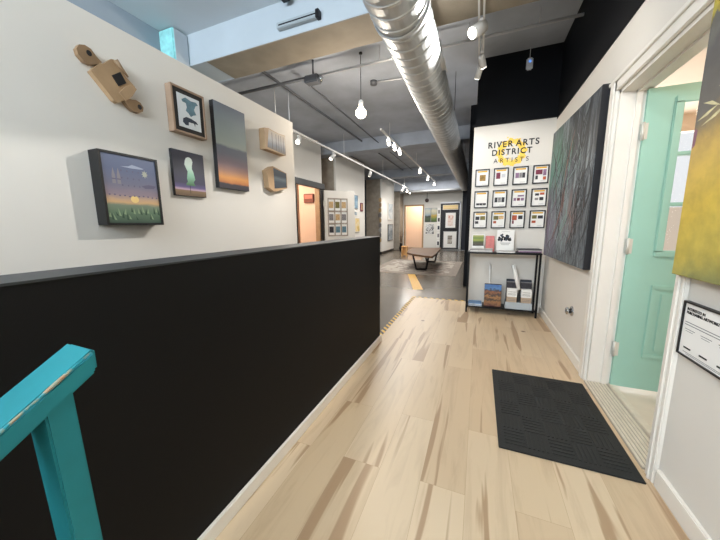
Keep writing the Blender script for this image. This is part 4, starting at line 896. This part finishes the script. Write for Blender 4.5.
for i in range(3):
    for j in range(3):
        x0 = gx0 + (gx1 - gx0) * i / 3 + 0.016; z0 = gz0 + (gz1 - gz0) * j / 3 + 0.02; w_ = 0.15; h_ = 0.27
        MB().box(x0, x0 + w_, -0.012, -0.0065, z0, z0 + h_, 'paper').rect(x0 + 0.01, x0 + w_ - 0.02, z0 + 0.06, z0 + h_ - 0.05, -0.0125, pc[q]).build('taped_print', gd); q += 1

# picture in the side room
o = thing('wood_sign', 'dark reddish wood wall box on the peach side room wall', 'wall box', (-4.27, 6.68, 1.785), 0)
mat('red_brown', (120, 62, 44), 0.5, noise=(9, 0.2)); mat('red_pale', (196, 120, 100), 0.5)
MB().bbox(0, 0.285, -0.06, 0, 0, 0.225, 'red_brown', 0.01).build('box', o)
MB().box(0.03, 0.255, -0.063, -0.0595, 0.10, 0.195, 'red_pale').build('inset', o)

# pictures on the display panels (local x right along +Y, -y to the room)
def onpanel(name, label, cat, y, z, X=-3.70, group=None): return thing(name, label, cat, (X, y, z), R(90), group)
def simple_picture(o, w_, h_, face, frame='black_frame', border=0.02, dep=0.03, mount=None):
    f = MB()
    for a in ((0, border, 0, h_), (w_ - border, w_, 0, h_), (border, w_ - border, 0, border), (border, w_ - border, h_ - border, h_)): f.box(a[0], a[1], -dep, 0, a[2], a[3], frame)
    f.build('frame', o)
    if mount:
        MB().box(border, w_ - border, -dep + 0.008, -0.001, border, h_ - border, 'paper').build('mount', o)
        MB().box(mount, w_ - mount, -dep + 0.005, -dep + 0.008, mount, h_ - mount, face).build('picture', o)
    else: MB().box(border, w_ - border, -dep + 0.006, -0.001, border, h_ - border, face).build('picture', o)
noise_art('blue_abstract', [(0.3, (70, 100, 124)), (0.5, (120, 148, 166)), (0.7, (170, 186, 196))], 4)
noise_art('yellow_sketch', [(0.35, (226, 216, 190)), (0.55, (222, 190, 110)), (0.7, (110, 104, 96))], 5)
noise_art('pale_landscape', [(0.3, (150, 170, 180)), (0.5, (206, 214, 218)), (0.7, (232, 234, 234))], 3)
noise_art('grey_city', [(0.3, (70, 84, 96)), (0.5, (150, 164, 172)), (0.7, (220, 224, 226))], 5)
o = onpanel('small_canvas', 'narrow blue canvas on the middle display panel right of glazed door', 'painting', 8.5, 1.72, group='pictures on the display panels'); simple_picture(o, 0.38, 0.42, 'blue_abstract', 'thumb_grey', 0.01)
o = onpanel('small_canvas', 'tiny pale picture under the narrow blue canvas', 'painting', 8.52, 1.5, group='pictures on the display panels'); simple_picture(o, 0.3, 0.14, 'grey_city', 'trim_white', 0.015)
o = onpanel('small_canvas', 'yellow and cream sketch below the blue canvas on display panel', 'painting', 8.62, 0.98, group='pictures on the display panels'); simple_picture(o, 0.40, 0.45, 'yellow_sketch', 'trim_white', 0.015)
o = onpanel('small_canvas', 'small dark red framed picture at the right edge of middle panel', 'painting', 9.12, 1.66, group='pictures on the display panels'); simple_picture(o, 0.2, 0.27, 'thumb_sand', 'thumb_plum', 0.04)
o = onpanel('small_canvas', 'upper pale blue landscape on the far display panel', 'painting', 12.3, 1.42, group='pictures on the display panels'); simple_picture(o, 0.72, 0.72, 'pale_landscape', 'trim_white', 0.03)
o = onpanel('small_canvas', 'lower grey city picture on the far display panel', 'painting', 12.3, 0.5, group='pictures on the display panels'); simple_picture(o, 0.72, 0.72, 'grey_city', 'dark_metal', 0.02)
# hanging ornaments on the pier
o = thing('hanging_ornaments', 'string of small pale ornaments hanging on the far tan pier', 'ornaments', (-3.72, 11.36, 2.3))
MB().tube([(0, 0, 0), (0, 0, -1.75)], 0.004, 'dark_metal', 5).build('cord', o)
rs = random.Random(4)
for i in range(9): MB().bbox(-0.05 + rs.uniform(-0.03, 0.03), 0.05, -0.05, -0.01, -0.2 * i - 0.19, -0.2 * i - 0.04, rs.choice(['thumb_sand', 'paper_grey', 'thumb_grey', 'oak']), 0.02).build('ornament', o)
# twigs in a vase beside far pier
o = thing('twig_vase', 'dark vase of dry twigs beside the last pier', 'vase', (-3.35, 13.3, -0.012))
MB().tube([(0, 0, 0), (0, 0, 0.12), (0, 0, 0.3), (0, 0, 0.36)], [0.06, 0.09, 0.05, 0.06], 'black_metal', 14).build('vase', o)
tw = MB()
for i in range(9): tw.tube([(0, 0, 0.3), (rs.uniform(-0.08, 0.08), rs.uniform(-0.08, 0.08), 0.65), (rs.uniform(-0.2, 0.2), rs.uniform(-0.15, 0.15), rs.uniform(0.8, 1.1))], [0.006, 0.005, 0.003], 'walnut', 5)
tw.build('twigs', o)

# end wall
def onend(name, label, cat, x, z, group=None, y=EY): return thing(name, label, cat, (x, y, z), 0, group)
gradient_art('tree_meadow', 0.66, [(0.0, (54, 62, 54)), (0.25, (70, 88, 56)), (0.4, (60, 66, 66)), (0.5, (150, 168, 176)), (0.8, (206, 206, 190)), (1, (170, 184, 196))], 6, 0.45)
gradient_art('tree_meadow_gold', 0.66, [(0.0, (70, 84, 50)), (0.25, (104, 128, 64)), (0.45, (190, 156, 70)), (0.6, (170, 172, 150)), (0.8, (214, 206, 180)), (1, (180, 186, 186))], 6, 0.45)
o = onend('landscape_canvas', 'left canvas of the two landscapes right of the far lit doorway', 'painting', -2.44, 1.31, 'landscape pair on the end wall'); simple_picture(o, 0.28, 0.66, 'tree_meadow', 'thumb_grey', 0.008)
o = onend('landscape_canvas', 'right golden green canvas of the two landscapes on end wall', 'painting', -2.15, 1.31, 'landscape pair on the end wall'); simple_picture(o, 0.28, 0.66, 'tree_meadow_gold', 'thumb_grey', 0.008)
noise_art('ink_sketch', [(0.42, (60, 60, 62)), (0.47, (230, 230, 228)), (0.54, (230, 230, 228)), (0.58, (90, 90, 92)), (0.62, (232, 232, 230))], 6, (1, 1, 1), 2.0)
o = onend('ink_drawing', 'black and white ink drawing under the landscape pair', 'picture', -2.42, 0.70); simple_picture(o, 0.46, 0.56, 'ink_sketch', 'trim_white', 0.03)
rk = onend('display_rack', 'tall dark display rack with white edge on the end wall', 'display rack', -1.70, 0.05)
MB().box(0.0, 0.86, -0.10, -0.01, 0.0, 2.12, 'dark_metal').build('back_panel', rk)
MB().box(0.84, 0.88, -0.13, -0.01, 0, 2.16, 'conduit').build('side_frame', rk)
MB().box(0.0, 0.88, -0.13, -0.01, 2.10, 2.16, 'conduit').build('top_frame', rk)
gradient_art('golden_panorama', 0.2, [(0, (190, 150, 90)), (0.4, (240, 214, 160)), (1, (236, 206, 140))], 8, 0.3)
o = onend('panorama_picture', 'long golden panorama at the top of the display rack', 'picture', -1.60, 1.86, None, EY - 0.135); simple_picture(o, 0.68, 0.22, 'golden_panorama', 'paper', 0.015)
noise_art('red_tree', [(0.35, (236, 228, 222)), (0.55, (226, 200, 186)), (0.62, (190, 110, 90))], 5)
noise_art('dark_figure', [(0.35, (216, 212, 206)), (0.5, (150, 140, 126)), (0.6, (60, 58, 56))], 4)
o = onend('rack_picture', 'upper black framed reddish tree print on the display rack', 'framed print', -1.52, 0.98, 'framed prints on the display rack', EY - 0.135); simple_picture(o, 0.56, 0.80, 'red_tree', 'black_frame', 0.06, 0.04, 0.16)
o = onend('rack_picture', 'lower white matted print with dark figure on the display rack', 'framed print', -1.54, 0.10, 'framed prints on the display rack', EY - 0.135); simple_picture(o, 0.60, 0.78, 'dark_figure', 'paper_grey', 0.03, 0.04, 0.20)
for k in range(5):
    o = onend('mounted_print', ('lowest', 'second lowest', 'middle', 'second highest', 'highest')[k] + ' white print in the column left of the display rack', 'print', -1.86, 0.14 + 0.37 * k, 'white prints beside the rack')
    MB().box(0, 0.15, -0.02, 0, 0, 0.33, 'paper').rect(0.03, 0.12, 0.08, 0.25, -0.0206, ('thumb_dark', 'thumb_grey', 'print_navy', 'thumb_dark', 'thumb_grey')[k]).build('mount', o)
mat('bell_brown', (84, 66, 64), 0.5)
o = onend('alarm_bell', 'small round dark alarm bell above the landscape pair on end wall', 'alarm bell', -2.36, 2.33)
MB().tube([(0, 0, 0), (0, -0.03, 0), (0, -0.07, 0), (0, -0.085, 0)], [0.05, 0.09, 0.085, 0.04], 'bell_brown', 18).build('gong', o)
MB().tube([(0, 0, 0.05), (0, 0, 0.36)], 0.012, 'dark_metal', 8).build('conduit', o)
